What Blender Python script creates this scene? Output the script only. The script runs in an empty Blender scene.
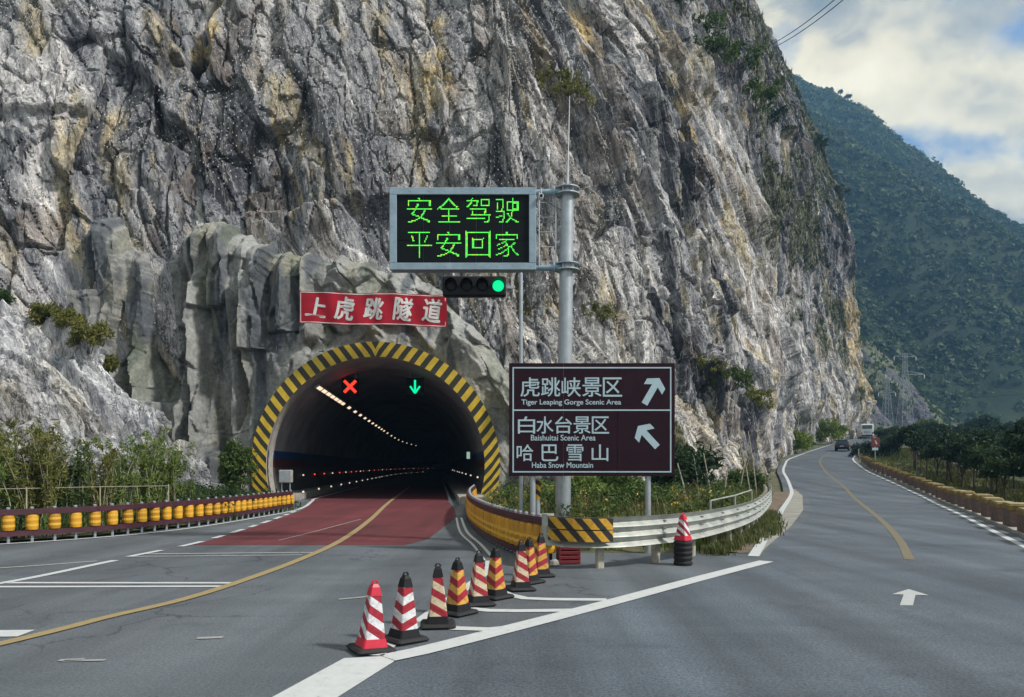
import bpy, math, random
import numpy as np
from mathutils import Vector, Matrix

# ------------------------------------------------------------------ camera, world, sun, exposure
scene = bpy.context.scene
COL = scene.collection
F, HY, H = 740.0, 466.0, 1.7            # focal length in pixels, horizon row, eye height
cam_d = bpy.data.cameras.new('camera'); cam = bpy.data.objects.new('camera', cam_d); COL.objects.link(cam)
cam_d.sensor_width = 36.0; cam_d.lens = F / 1024 * 36; cam_d.shift_y = (HY - 348.5) / 1024
cam.location = (0, 0, H); cam.rotation_euler = (math.radians(90), 0, 0)
cam_d.clip_start = 0.1; cam_d.clip_end = 6000
scene.camera = cam
scene.view_settings.view_transform = 'Standard'; scene.view_settings.look = 'None'
scene.view_settings.exposure = 0.68; scene.view_settings.gamma = 1.0; scene.view_settings.use_curve_mapping = False
scene.cycles.use_denoising = True
scene.cycles.max_bounces = 6; scene.cycles.diffuse_bounces = 3; scene.cycles.volume_bounces = 0
scene.cycles.transparent_max_bounces = 4

SUN_EL, SUN_AZ = math.radians(44), math.radians(112)      # azimuth clockwise from +Y
sd = bpy.data.lights.new('sun', 'SUN'); sd.energy = 3.4; sd.angle = math.radians(5); sd.color = (1.0, 0.95, 0.88)
so = bpy.data.objects.new('sun', sd); COL.objects.link(so)
sdir = Vector((math.sin(SUN_AZ) * math.cos(SUN_EL), math.cos(SUN_AZ) * math.cos(SUN_EL), math.sin(SUN_EL)))
so.rotation_euler = sdir.to_track_quat('Z', 'Y').to_euler()

w = bpy.data.worlds.new('World'); scene.world = w; w.use_nodes = True
nt = w.node_tree; nt.nodes.clear()
def N(nt, t, **kw):
    n = nt.nodes.new(t)
    for k, v in kw.items(): setattr(n, k, v)
    return n
def ramp(nt, stops, interp='LINEAR'):
    r = N(nt, 'ShaderNodeValToRGB'); e = r.color_ramp.elements; r.color_ramp.interpolation = interp
    while len(e) < len(stops): e.new(0.5)
    for i, (p, c) in enumerate(stops):
        e[i].position = p; e[i].color = (*c, 1) if len(c) == 3 else c
    return r
L = nt.links.new
out = N(nt, 'ShaderNodeOutputWorld'); mixw = N(nt, 'ShaderNodeMixShader')
bg1 = N(nt, 'ShaderNodeBackground'); bg2 = N(nt, 'ShaderNodeBackground')
sky = N(nt, 'ShaderNodeTexSky', sky_type='NISHITA', sun_disc=False, sun_elevation=SUN_EL, sun_rotation=SUN_AZ)
L(sky.outputs[0], bg1.inputs[0]); bg1.inputs[1].default_value = 0.12
tc = N(nt, 'ShaderNodeTexCoord'); sep = N(nt, 'ShaderNodeSeparateXYZ'); L(tc.outputs['Generated'], sep.inputs[0])
mz = N(nt, 'ShaderNodeMath', operation='MAXIMUM'); L(sep.outputs[2], mz.inputs[0]); mz.inputs[1].default_value = 0.0
az = N(nt, 'ShaderNodeMath', operation='ADD'); L(mz.outputs[0], az.inputs[0]); az.inputs[1].default_value = 0.62
dv = N(nt, 'ShaderNodeVectorMath', operation='DIVIDE'); L(tc.outputs['Generated'], dv.inputs[0])
cmb = N(nt, 'ShaderNodeCombineXYZ')
for i in range(3): L(az.outputs[0], cmb.inputs[i])
L(cmb.outputs[0], dv.inputs[1])
mp = N(nt, 'ShaderNodeMapping'); L(dv.outputs[0], mp.inputs[0]); mp.inputs['Location'].default_value = (6.415, 7.41, 3.0)
n1 = N(nt, 'ShaderNodeTexNoise'); n1.inputs['Scale'].default_value = 3.6; n1.inputs['Detail'].default_value = 9; n1.inputs['Roughness'].default_value = .52; n1.inputs['Distortion'].default_value = .12
n2 = N(nt, 'ShaderNodeTexNoise'); n2.inputs['Scale'].default_value = 5.2; n2.inputs['Detail'].default_value = 8; n2.inputs['Roughness'].default_value = .55; n2.inputs['Distortion'].default_value = .1
L(mp.outputs[0], n1.inputs['Vector']); L(mp.outputs[0], n2.inputs['Vector'])
cov = ramp(nt, [(.40, (0, 0, 0)), (.465, (1, 1, 1))]); L(n1.outputs[0], cov.inputs[0])
ccol = ramp(nt, [(.37, (.20, .23, .25)), (.46, (.42, .41, .36)), (.545, (.78, .70, .50)), (.66, (.98, .89, .65))]); L(n2.outputs[0], ccol.inputs[0])
L(ccol.outputs[0], bg2.inputs[0]); bg2.inputs[1].default_value = 1.03
L(cov.outputs[0], mixw.inputs[0]); L(bg1.outputs[0], mixw.inputs[1]); L(bg2.outputs[0], mixw.inputs[2]); L(mixw.outputs[0], out.inputs[0])

# ------------------------------------------------------------------ numpy noise
def h2(ix, iy, s):
    with np.errstate(over='ignore'):
        n = ix.astype(np.uint32) * np.uint32(374761393) + iy.astype(np.uint32) * np.uint32(668265263) + np.uint32((s * 974634777) & 0xffffffff)
        n = (n ^ (n >> np.uint32(13))) * np.uint32(1274126177); n = (n ^ (n >> np.uint32(15))) * np.uint32(2246822519)
        n ^= n >> np.uint32(16)
    return (n & np.uint32(0xffffff)).astype(np.float32) / np.float32(0xffffff)
def vn(x, y, s):
    x = np.asarray(x, np.float32); y = np.asarray(y, np.float32)
    fx = np.floor(x); fy = np.floor(y); ix = fx.astype(np.int64); iy = fy.astype(np.int64)
    tx = x - fx; ty = y - fy; tx = tx * tx * (3 - 2 * tx); ty = ty * ty * (3 - 2 * ty)
    a = h2(ix, iy, s); b = h2(ix + 1, iy, s); c = h2(ix, iy + 1, s); d = h2(ix + 1, iy + 1, s)
    return (a + (b - a) * tx) * (1 - ty) + (c + (d - c) * tx) * ty
def fbm(x, y, s, o=4, g=.5):
    r = 0; a = 1; t = 0
    for i in range(o):
        r = r + a * vn(x * 2 ** i, y * 2 ** i, s + i * 7); t += a; a *= g
    return r / t
def worley(x, y, s):
    fx = np.floor(x); fy = np.floor(y); best = np.full(x.shape, 9., np.float32); bi = np.zeros(x.shape, np.float32); bj = bi.copy(); bx = bi.copy(); by = bi.copy(); b2 = best.copy()
    for i in (-1, 0, 1):
        for j in (-1, 0, 1):
            cx = fx + i; cy = fy + j
            ix = cx.astype(np.int64); iy = cy.astype(np.int64)
            dx = x - cx - .1 - .8 * h2(ix, iy, s); dy = y - cy - .1 - .8 * h2(ix, iy, s + 1)
            d = dx * dx + dy * dy; m = d < best
            b2 = np.where(m, best, np.minimum(b2, d))
            best = np.where(m, d, best); bi = np.where(m, cx, bi); bj = np.where(m, cy, bj); bx = np.where(m, dx, bx); by = np.where(m, dy, by)
    bi = bi.astype(np.int64); bj = bj.astype(np.int64)
    return bi, bj, bx, by, np.sqrt(b2) - np.sqrt(best)
def facet(u, v, sc, an, ang, s, tilt=1.0, warp=.25):
    """angular slabs: every cell a tilted plane at its own depth -> height in -1..1, cell hash"""
    c, n = math.cos(ang), math.sin(ang)
    a = (u * c + v * n) / (sc * an); b = (-u * n + v * c) / sc
    a = a + warp * (fbm(u / sc * .9, v / sc * .9, s + 50, 2) - .5) * 2; b = b + warp * (fbm(u / sc * .9 + 9, v / sc * .9, s + 60, 2) - .5) * 2
    a = a.astype(np.float32); b = b.astype(np.float32)
    i, j, dx, dy, e = worley(a, b, s)
    r1 = h2(i, j, s + 11); r2 = h2(i, j, s + 12); r3 = h2(i, j, s + 13)
    return (r1 - .5) * 1.2 + tilt * ((r2 - .5) * 2.2 * dx + (r3 - .5) * 2.2 * dy), h2(i, j, s + 14), e
def blur(a, k):
    for ax in (0, 1):
        p = [(0, 0), (0, 0)]; p[ax] = (k, k); q = np.pad(a, p, 'edge'); w = np.arange(1, k + 2); w = np.concatenate([w, w[:-1][::-1]]).astype(np.float32); w /= w.sum()
        a = sum(w[i] * (q[i:i + a.shape[0]] if ax == 0 else q[:, i:i + a.shape[1]]) for i in range(2 * k + 1))
    return a
def sstep(a, b, x):
    t = np.clip((x - a) / (b - a), 0, 1); return t * t * (3 - 2 * t)
def mixc(c, k, m):
    return c * (1 - m[..., None]) + np.asarray(k, np.float32) * m[..., None]

# ------------------------------------------------------------------ materials
def new_mat(name):
    m = bpy.data.materials.new(name); m.use_nodes = True
    return m, m.node_tree, m.node_tree.nodes['Principled BSDF']
def mat(name, c, rough=.7, metal=0., var=.18, scale=6., bump=0., bscale=40., c2=None, emit=None, es=1., spec=.5):
    m, t, b = new_mat(name)
    b.inputs['Roughness'].default_value = rough; b.inputs['Metallic'].default_value = metal; b.inputs['Specular IOR Level'].default_value = spec
    tc = N(t, 'ShaderNodeTexCoord'); n = N(t, 'ShaderNodeTexNoise'); n.inputs['Scale'].default_value = scale; n.inputs['Detail'].default_value = 6; n.inputs['Roughness'].default_value = .65
    t.links.new(tc.outputs['Object'], n.inputs['Vector'])
    c = np.array(c[:3]); lo = c * (1 - var); hi = np.array(c2) if c2 is not None else np.minimum(c * (1 + var), 1)
    r = ramp(t, [(.32, tuple(lo)), (.68, tuple(hi))]); t.links.new(n.outputs[0], r.inputs[0]); t.links.new(r.outputs[0], b.inputs['Base Color'])
    if bump:
        n2 = N(t, 'ShaderNodeTexNoise'); n2.inputs['Scale'].default_value = bscale; n2.inputs['Detail'].default_value = 5
        t.links.new(tc.outputs['Object'], n2.inputs['Vector'])
        bp = N(t, 'ShaderNodeBump'); bp.inputs['Strength'].default_value = bump; bp.inputs['Distance'].default_value = .02
        t.links.new(n2.outputs[0], bp.inputs['Height']); t.links.new(bp.outputs[0], b.inputs['Normal'])
    if emit is not None:
        b.inputs['Emission Color'].default_value = (*emit, 1); b.inputs['Emission Strength'].default_value = es
    return m
def attr_mat(name, rough=.9, bump=.5, dist=.05, scale=5., fine=.35, trans=0., sq=(1, 1, 1)):
    """colour from the mesh's own colour attribute, broken up with noise grain"""
    m, t, b = new_mat(name)
    b.inputs['Roughness'].default_value = rough; b.inputs['Specular IOR Level'].default_value = .25
    a = N(t, 'ShaderNodeAttribute', attribute_name='col'); tc = N(t, 'ShaderNodeTexCoord')
    n = N(t, 'ShaderNodeTexNoise'); n.inputs['Scale'].default_value = scale; n.inputs['Detail'].default_value = 9; n.inputs['Roughness'].default_value = .7
    mp = N(t, 'ShaderNodeMapping'); mp.inputs['Scale'].default_value = sq; mp.inputs['Rotation'].default_value = (0, math.radians(-12) if sq != (1, 1, 1) else 0, 0); t.links.new(tc.outputs['Object'], mp.inputs[0]); t.links.new(mp.outputs[0], n.inputs['Vector'])
    r = ramp(t, [(.3, (1 - fine,) * 3), (.5, (1, 1, 1)), (.72, (1 + fine,) * 3)]); t.links.new(n.outputs[0], r.inputs[0])
    mx = N(t, 'ShaderNodeMix', data_type='RGBA', blend_type='MULTIPLY'); mx.inputs[0].default_value = 1
    t.links.new(a.outputs['Color'], mx.inputs[6]); t.links.new(r.outputs[0], mx.inputs[7]); t.links.new(mx.outputs[2], b.inputs['Base Color'])
    if bump:
        bp = N(t, 'ShaderNodeBump'); bp.inputs['Strength'].default_value = bump; bp.inputs['Distance'].default_value = dist
        t.links.new(n.outputs[0], bp.inputs['Height']); t.links.new(bp.outputs[0], b.inputs['Normal'])
    if trans:
        b.inputs['Subsurface Weight'].default_value = 0
        tr = N(t, 'ShaderNodeBsdfTranslucent'); ms = N(t, 'ShaderNodeMixShader'); ms.inputs[0].default_value = trans
        t.links.new(mx.outputs[2], tr.inputs[0]); t.links.new(b.outputs[0], ms.inputs[1]); t.links.new(tr.outputs[0], ms.inputs[2])
        t.links.new(ms.outputs[0], t.nodes['Material Output'].inputs[0])
    return m
def rock_mat(name, k=1.0):
    """slab colour from the mesh; bedding streaks, pale veins, dark seams and grain from solid noise along the bedding"""
    m, t, b = new_mat(name); b.inputs['Roughness'].default_value = .86; b.inputs['Specular IOR Level'].default_value = .25
    a = N(t, 'ShaderNodeAttribute', attribute_name='col'); tc = N(t, 'ShaderNodeTexCoord'); rt_ = N(t, 'ShaderNodeMapping'); rt_.inputs['Rotation'].default_value = (0, math.radians(14), 0); t.links.new(tc.outputs['Object'], rt_.inputs[0])
    def noise(sc, det, ro, dist=0., loc=0.):
        mp = N(t, 'ShaderNodeMapping'); mp.inputs['Scale'].default_value = tuple(q * k for q in sc); mp.inputs['Location'].default_value = (loc, loc, loc); t.links.new(rt_.outputs[0], mp.inputs[0])
        n = N(t, 'ShaderNodeTexNoise'); n.inputs['Scale'].default_value = 1; n.inputs['Detail'].default_value = det; n.inputs['Roughness'].default_value = ro; n.inputs['Distortion'].default_value = dist; t.links.new(mp.outputs[0], n.inputs['Vector']); return n
    def mul(col, r, f=1.):
        mx = N(t, 'ShaderNodeMix', data_type='RGBA', blend_type='MULTIPLY'); mx.inputs[0].default_value = f; t.links.new(col, mx.inputs[6]); t.links.new(r, mx.inputs[7]); return mx.outputs[2]
    def line(n, w0, w1):                       # 1 on the thin level line of a noise, 0 elsewhere
        su = N(t, 'ShaderNodeMath', operation='SUBTRACT'); t.links.new(n.outputs[0], su.inputs[0]); su.inputs[1].default_value = .5
        ab = N(t, 'ShaderNodeMath', operation='ABSOLUTE'); t.links.new(su.outputs[0], ab.inputs[0]); r = ramp(t, [(w0, (1, 1, 1)), (w1, (0, 0, 0))]); t.links.new(ab.outputs[0], r.inputs[0]); return r.outputs[0]
    st = noise((2.3, 2.3, .5), 10, .7, .4); gr = noise((9, 9, 5), 6, .7); ve = noise((.95, .95, .26), 5, .6, .8, 7.3); se = noise((1.3, 1.3, .33), 5, .6, .6, 3.1)
    r1 = ramp(t, [(.30, (.26, .27, .29)), (.44, (.78, .78, .80)), (.54, (1.22, 1.21, 1.19)), (.67, (2.1, 2.05, 1.98))]); t.links.new(st.outputs[0], r1.inputs[0]); col = mul(a.outputs['Color'], r1.outputs[0])
    r2 = ramp(t, [(.3, (.62,) * 3), (.7, (1.36,) * 3)]); t.links.new(gr.outputs[0], r2.inputs[0]); col = mul(col, r2.outputs[0])
    mk = N(t, 'ShaderNodeMath', operation='MULTIPLY'); t.links.new(line(ve, .004, .022), mk.inputs[0]); mk.inputs[1].default_value = .6
    mx = N(t, 'ShaderNodeMix', data_type='RGBA'); t.links.new(mk.outputs[0], mx.inputs[0]); t.links.new(col, mx.inputs[6]); mx.inputs[7].default_value = (.46, .46, .45, 1); col = mx.outputs[2]
    m2 = N(t, 'ShaderNodeMath', operation='MULTIPLY'); t.links.new(line(se, .004, .016), m2.inputs[0]); m2.inputs[1].default_value = .8
    mx = N(t, 'ShaderNodeMix', data_type='RGBA'); t.links.new(m2.outputs[0], mx.inputs[0]); t.links.new(col, mx.inputs[6]); mx.inputs[7].default_value = (.025, .026, .03, 1); col = mx.outputs[2]
    t.links.new(col, b.inputs['Base Color'])
    ad = N(t, 'ShaderNodeMath', operation='ADD'); t.links.new(st.outputs[0], ad.inputs[0]); t.links.new(gr.outputs[0], ad.inputs[1])
    bp = N(t, 'ShaderNodeBump'); bp.inputs['Strength'].default_value = .8; bp.inputs['Distance'].default_value = .14; t.links.new(ad.outputs[0], bp.inputs['Height']); t.links.new(bp.outputs[0], b.inputs['Normal'])
    return m
def stripe_mat(name, ca, cb, period, kx, ky, kz, duty=.5, rough=.55, off=0., wear=.25):
    m, t, b = new_mat(name); b.inputs['Roughness'].default_value = rough
    tc = N(t, 'ShaderNodeTexCoord'); d = N(t, 'ShaderNodeVectorMath', operation='DOT_PRODUCT'); t.links.new(tc.outputs['Object'], d.inputs[0]); d.inputs[1].default_value = (kx / period, ky / period, kz / period)
    ad = N(t, 'ShaderNodeMath', operation='ADD'); t.links.new(d.outputs['Value'], ad.inputs[0]); ad.inputs[1].default_value = off + 50
    fr = N(t, 'ShaderNodeMath', operation='FRACT'); t.links.new(ad.outputs[0], fr.inputs[0])
    gt = N(t, 'ShaderNodeMath', operation='GREATER_THAN'); t.links.new(fr.outputs[0], gt.inputs[0]); gt.inputs[1].default_value = duty
    mx = N(t, 'ShaderNodeMix', data_type='RGBA'); t.links.new(gt.outputs[0], mx.inputs[0]); mx.inputs[6].default_value = (*ca, 1); mx.inputs[7].default_value = (*cb, 1)
    n = N(t, 'ShaderNodeTexNoise'); n.inputs['Scale'].default_value = 14; n.inputs['Detail'].default_value = 7; n.inputs['Roughness'].default_value = .7; t.links.new(tc.outputs['Object'], n.inputs['Vector'])
    r = ramp(t, [(.3, (1 - 1.6 * wear,) * 3), (.55, (1, 1, 1))]); t.links.new(n.outputs[0], r.inputs[0])
    m2 = N(t, 'ShaderNodeMix', data_type='RGBA', blend_type='MULTIPLY'); m2.inputs[0].default_value = 1; t.links.new(mx.outputs[2], m2.inputs[6]); t.links.new(r.outputs[0], m2.inputs[7])
    t.links.new(m2.outputs[2], b.inputs['Base Color'])
    return m
def emit_mat(name, c, s):
    m, t, b = new_mat(name); b.inputs['Base Color'].default_value = (*[x * .3 for x in c], 1); b.inputs['Emission Color'].default_value = (*c, 1); b.inputs['Emission Strength'].default_value = s
    return m
def paint_mat(name, c, under, wear=.5):
    """road paint worn through to the asphalt in specks"""
    m, t, b = new_mat(name); b.inputs['Roughness'].default_value = .75
    tc = N(t, 'ShaderNodeTexCoord'); n = N(t, 'ShaderNodeTexNoise'); n.inputs['Scale'].default_value = 9; n.inputs['Detail'].default_value = 10; n.inputs['Roughness'].default_value = .75
    t.links.new(tc.outputs['Object'], n.inputs['Vector'])
    r = ramp(t, [(.5 - .3 * (1 - wear) - .06, under), (.5 - .3 * (1 - wear) + .05, tuple(x * .85 for x in c)), (.75, c)]); t.links.new(n.outputs[0], r.inputs[0]); t.links.new(r.outputs[0], b.inputs['Base Color'])
    return m

def asphalt_mat(name, c0, c1, crack=.5, gr=1.75):
    m, t, b = new_mat(name); b.inputs['Roughness'].default_value = .72; b.inputs['Specular IOR Level'].default_value = .45
    tc = N(t, 'ShaderNodeTexCoord')
    def noise(sc, det, ro, rot=None, stretch=None):
        n = N(t, 'ShaderNodeTexNoise'); n.inputs['Scale'].default_value = sc; n.inputs['Detail'].default_value = det; n.inputs['Roughness'].default_value = ro
        if stretch:
            mp = N(t, 'ShaderNodeMapping'); mp.inputs['Rotation'].default_value = (0, 0, rot); mp.inputs['Scale'].default_value = stretch
            t.links.new(tc.outputs['Object'], mp.inputs[0]); t.links.new(mp.outputs[0], n.inputs['Vector'])
        else: t.links.new(tc.outputs['Object'], n.inputs['Vector'])
        return n
    big = noise(.35, 5, .6); lanes = noise(1., 4, .6, -.45, (1.0, .05, 1)); grit = noise(38, 4, .85); cross = noise(1., 4, .6, .1, (.12, 1.6, 1))
    r0 = ramp(t, [(.3, c0), (.7, c1)]); t.links.new(big.outputs[0], r0.inputs[0])
    col = r0.outputs[0]
    for n, lo, hi, f in ((lanes, .66, 1.26, 1), (cross, .90, 1.09, 1), (grit, 2.05 - gr, gr, 1)):
        r = ramp(t, [(.3, (lo,) * 3), (.7, (hi,) * 3)]); t.links.new(n.outputs[0], r.inputs[0])
        mx = N(t, 'ShaderNodeMix', data_type='RGBA', blend_type='MULTIPLY'); mx.inputs[0].default_value = f
        t.links.new(col, mx.inputs[6]); t.links.new(r.outputs[0], mx.inputs[7]); col = mx.outputs[2]
    if crack:                                   # hairline cracks and tar-filled seams, in patches
        nd = noise(1.3, 4, .6); va = N(t, 'ShaderNodeVectorMath', operation='ADD'); vs = N(t, 'ShaderNodeVectorMath', operation='SCALE'); vs.inputs['Scale'].default_value = 1.1
        t.links.new(nd.outputs['Color'], vs.inputs[0]); t.links.new(tc.outputs['Object'], va.inputs[0]); t.links.new(vs.outputs[0], va.inputs[1])
        vo = N(t, 'ShaderNodeTexVoronoi', feature='DISTANCE_TO_EDGE'); vo.inputs['Scale'].default_value = .42; t.links.new(va.outputs[0], vo.inputs['Vector'])
        rc = ramp(t, [(.004, (.42, .42, .44)), (.013, (1, 1, 1))]); t.links.new(vo.outputs['Distance'], rc.inputs[0])
        mk = ramp(t, [(.46, (0, 0, 0)), (.56, (1, 1, 1))]); t.links.new(noise(.28, 3, .5).outputs[0], mk.inputs[0]); ms = N(t, 'ShaderNodeMath', operation='MULTIPLY'); t.links.new(mk.outputs[0], ms.inputs[0]); ms.inputs[1].default_value = crack
        mx = N(t, 'ShaderNodeMix', data_type='RGBA', blend_type='MULTIPLY'); t.links.new(ms.outputs[0], mx.inputs[0]); t.links.new(col, mx.inputs[6]); t.links.new(rc.outputs[0], mx.inputs[7]); col = mx.outputs[2]
    st = ramp(t, [(.56, (1, 1, 1)), (.70, (.62, .62, .64))]); t.links.new(noise(.8, 6, .7).outputs[0], st.inputs[0])
    mx = N(t, 'ShaderNodeMix', data_type='RGBA', blend_type='MULTIPLY'); mx.inputs[0].default_value = .8; t.links.new(col, mx.inputs[6]); t.links.new(st.outputs[0], mx.inputs[7]); col = mx.outputs[2]
    t.links.new(col, b.inputs['Base Color'])
    bp = N(t, 'ShaderNodeBump'); bp.inputs['Strength'].default_value = .5; bp.inputs['Distance'].default_value = .006
    t.links.new(grit.outputs[0], bp.inputs['Height']); t.links.new(bp.outputs[0], b.inputs['Normal'])
    return m
M = {}
M['asphalt'] = asphalt_mat('asphalt', (.074, .090, .106), (.120, .137, .156), .8, 1.65); M['asphalt_new'] = asphalt_mat('newer_asphalt', (.064, .082, .104), (.102, .124, .149), .25, 1.85)
UND = (.10, .108, .12)
M['white_line'] = paint_mat('white_line_paint', (.56, .59, .60), UND, .48)
M['old_white_line'] = paint_mat('worn_white_line_paint', (.36, .37, .37), UND, .62)
M['arrow_paint'] = paint_mat('faded_arrow_paint', (.46, .48, .49), UND, .4); M['yellow_line'] = paint_mat('yellow_line_paint', (.34, .265, .13), UND, .5)
M['old_yellow_line'] = paint_mat('worn_yellow_line_paint', (.19, .165, .105), UND, .66)
M['red_surface'] = asphalt_mat('red_antiskid', (.085, .020, .026), (.150, .030, .038), .5, 1.5)
M['pad'] = mat('pale_concrete', (.27, .265, .24), .85, var=.22, scale=1.2, bump=.2)
M['dirt'] = mat('brown_dirt', (.15, .115, .08), .95, var=.4, scale=2.2, bump=.6, bscale=14)
M['soil'] = mat('verge_soil', (.085, .085, .045), .95, var=.5, scale=1.3, bump=.6, bscale=12)
M['ground'] = mat('ground_soil', (.075, .085, .04), .95, var=.5, scale=.35, bump=.5, bscale=3)
M['rock'] = rock_mat('cliff_rock')
M['shot'] = attr_mat('sprayed_concrete_rock', .88, .8, .07, 5., .38)
M['hill'] = attr_mat('hill_soil', .95, .6, 1.2, .12, .3)
M['leaf'] = attr_mat('leaf', .6, 0, .01, 3, .15, trans=.3)
M['grass'] = attr_mat('grass_blade', .7, 0, .01, 3, .15, trans=.25)
M['bark'] = mat('bark', (.075, .06, .045), .9, var=.3, scale=10, bump=.4)
M['steel'] = mat('galvanised_steel', (.40, .44, .48), .42, .55, var=.15, scale=5)
M['blue_steel'] = mat('pale_blue_painted_steel', (.28, .38, .46), .45, .25, var=.15, scale=5)
M['rail'] = mat('galvanised_beam', (.36, .39, .37), .5, .3, var=.25, scale=2.5, c2=(.50, .51, .47))
M['concrete'] = mat('concrete', (.33, .32, .29), .85, var=.25, scale=4, bump=.3)
M['conc_post'] = mat('weathered_post', (.36, .34, .28), .8, var=.3, scale=5, bump=.2)
M['black'] = mat('black_plastic', (.009, .010, .013), .55, var=.3, scale=12, spec=.25)
M['rubber'] = mat('black_rubber', (.014, .014, .016), .8, var=.3, scale=15, bump=.2)
M['screen'] = mat('display_face', (.004, .007, .010), .5, var=.2, scale=30, spec=.15)
M['maroon'] = mat('maroon_painted_rail', (.060, .018, .030), .5, .1, var=.25, scale=4)
M['roller'] = mat('yellow_roller', (.62, .29, .012), .5, var=.16, scale=7, c2=(.72, .36, .02))
_t = M['roller'].node_tree; _b = _t.nodes['Principled BSDF']; _oi = _t.nodes.new('ShaderNodeObjectInfo'); _mr = _t.nodes.new('ShaderNodeMapRange'); _mr.inputs[3].default_value = .62; _mr.inputs[4].default_value = 1.05; _mm = _t.nodes.new('ShaderNodeMix'); _mm.data_type = 'RGBA'; _mm.blend_type = 'MULTIPLY'; _mm.inputs[0].default_value = 1
_src = _b.inputs['Base Color'].links[0].from_socket; _t.links.new(_oi.outputs['Random'], _mr.inputs[0]); _t.links.new(_src, _mm.inputs[6]); _t.links.new(_mr.outputs[0], _mm.inputs[7]); _t.links.new(_mm.outputs[2], _b.inputs['Base Color'])
M['roller_band'] = mat('reflective_band', (.72, .42, .05), .35, var=.1, scale=9)
M['sign_brown'] = mat('brown_sign_sheet', (.021, .008, .015), .6, var=.16, scale=2.5, spec=.12)
M['sign_white'] = mat('white_sign_sheet', (.38, .51, .58), .5, var=.08, scale=6)
M['banner'] = mat('red_banner_cloth', (.36, .002, .018), .85, var=.2, scale=1.5)
M['banner_white'] = mat('white_banner_print', (.62, .62, .62), .75, var=.1, scale=3)
M['red_plastic'] = mat('red_plastic', (.52, .012, .04), .45, var=.12, scale=8)
M['crate'] = mat('dark_red_plastic', (.16, .012, .02), .55, var=.25, scale=8)
M['ring_yellow'] = mat('portal_yellow_paint', (.60, .42, .03), .6, var=.2, scale=2.2)
M['ring_black'] = mat('portal_black_paint', (.028, .027, .022), .6, var=.3, scale=2.2)
M['lining'] = mat('tunnel_lining', (.27, .28, .30), .7, var=.35, scale=.5, bump=.2)
M['lining_low'] = mat('tunnel_lower_wall', (.09, .092, .095), .55, var=.3, scale=.8)
M['blue_band'] = mat('blue_band_paint', (.012, .055, .19), .5, var=.2, scale=1)
M['red_band'] = mat('dark_red_band_paint', (.10, .02, .018), .5, var=.2, scale=1)
M['tunnel_road'] = mat('tunnel_asphalt', (.045, .045, .05), .6, var=.3, scale=1)
M['led'] = emit_mat('green_led', (.06, .72, .06), 1.0)
M['led_yellow'] = emit_mat('yellow_led', (.45, .62, .03), 1.0)
M['lamp_green'] = emit_mat('green_signal', (.0, .62, .22), 1.0)
M['lane_red'] = emit_mat('red_lane_signal', (1, .03, .015), 1.6)
M['lane_green'] = emit_mat('green_lane_signal', (.0, .60, .26), 1.1)
M['lamp_warm'] = emit_mat('tunnel_lamp_glow', (1, .76, .52), .75)
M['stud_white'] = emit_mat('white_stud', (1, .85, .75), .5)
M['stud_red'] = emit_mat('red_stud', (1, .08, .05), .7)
M['chevron'] = stripe_mat('yellow_black_sheet', (.62, .33, .02), (.02, .018, .016), .24, .9, 0, .78, .52)
M['post_stripe'] = stripe_mat('yellow_black_band', (.62, .36, .02), (.02, .018, .016), .2, .6, .6, 1, .5)
M['block_brown'] = mat('brown_block_paint', (.13, .085, .072), .85, var=.35, scale=3.5, bump=.4, bscale=20)
M['block_yellow'] = mat('yellow_block_paint', (.22, .15, .045), .85, var=.5, scale=4, bump=.3, bscale=20)
M['block_cap'] = mat('worn_block_cap', (.30, .25, .13), .85, var=.3, scale=4)
M['car_dark'] = mat('dark_car_paint', (.028, .034, .046), .3, .3, var=.1, scale=2)
M['white_paint'] = mat('white_bus_paint', (.66, .70, .72), .4, var=.07, scale=2)
M['glass'] = mat('dark_glass', (.02, .035, .045), .1, var=.1, scale=2)
M['grey_glass'] = mat('bus_glass', (.06, .10, .12), .12, var=.1, scale=2)
M['tail'] = mat('tail_lamp_plastic', (.35, .02, .02), .3, var=.1, scale=8)
M['plate_blue'] = mat('number_plate', (.45, .47, .5), .5, var=.1, scale=8)
M['brown_red'] = mat('red_brown_sign_sheet', (.14, .025, .02), .5, var=.15, scale=4)
M['pylon'] = mat('pylon_steel', (.32, .36, .40), .55, .3, var=.15, scale=1)
M['cable'] = mat('cable_sheath', (.045, .045, .045), .6, var=.1, scale=3)
M['stick'] = mat('bleached_wood', (.36, .33, .26), .85, var=.3, scale=6)
M['wire'] = mat('net_wire', (.11, .11, .105), .6, .0, var=.2, scale=3); M['knot'] = mat('net_knot', (.78, .78, .76), .6, var=.2, scale=3)
M['flower'] = mat('yellow_petals', (.55, .40, .03), .6, var=.2, scale=20)

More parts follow.
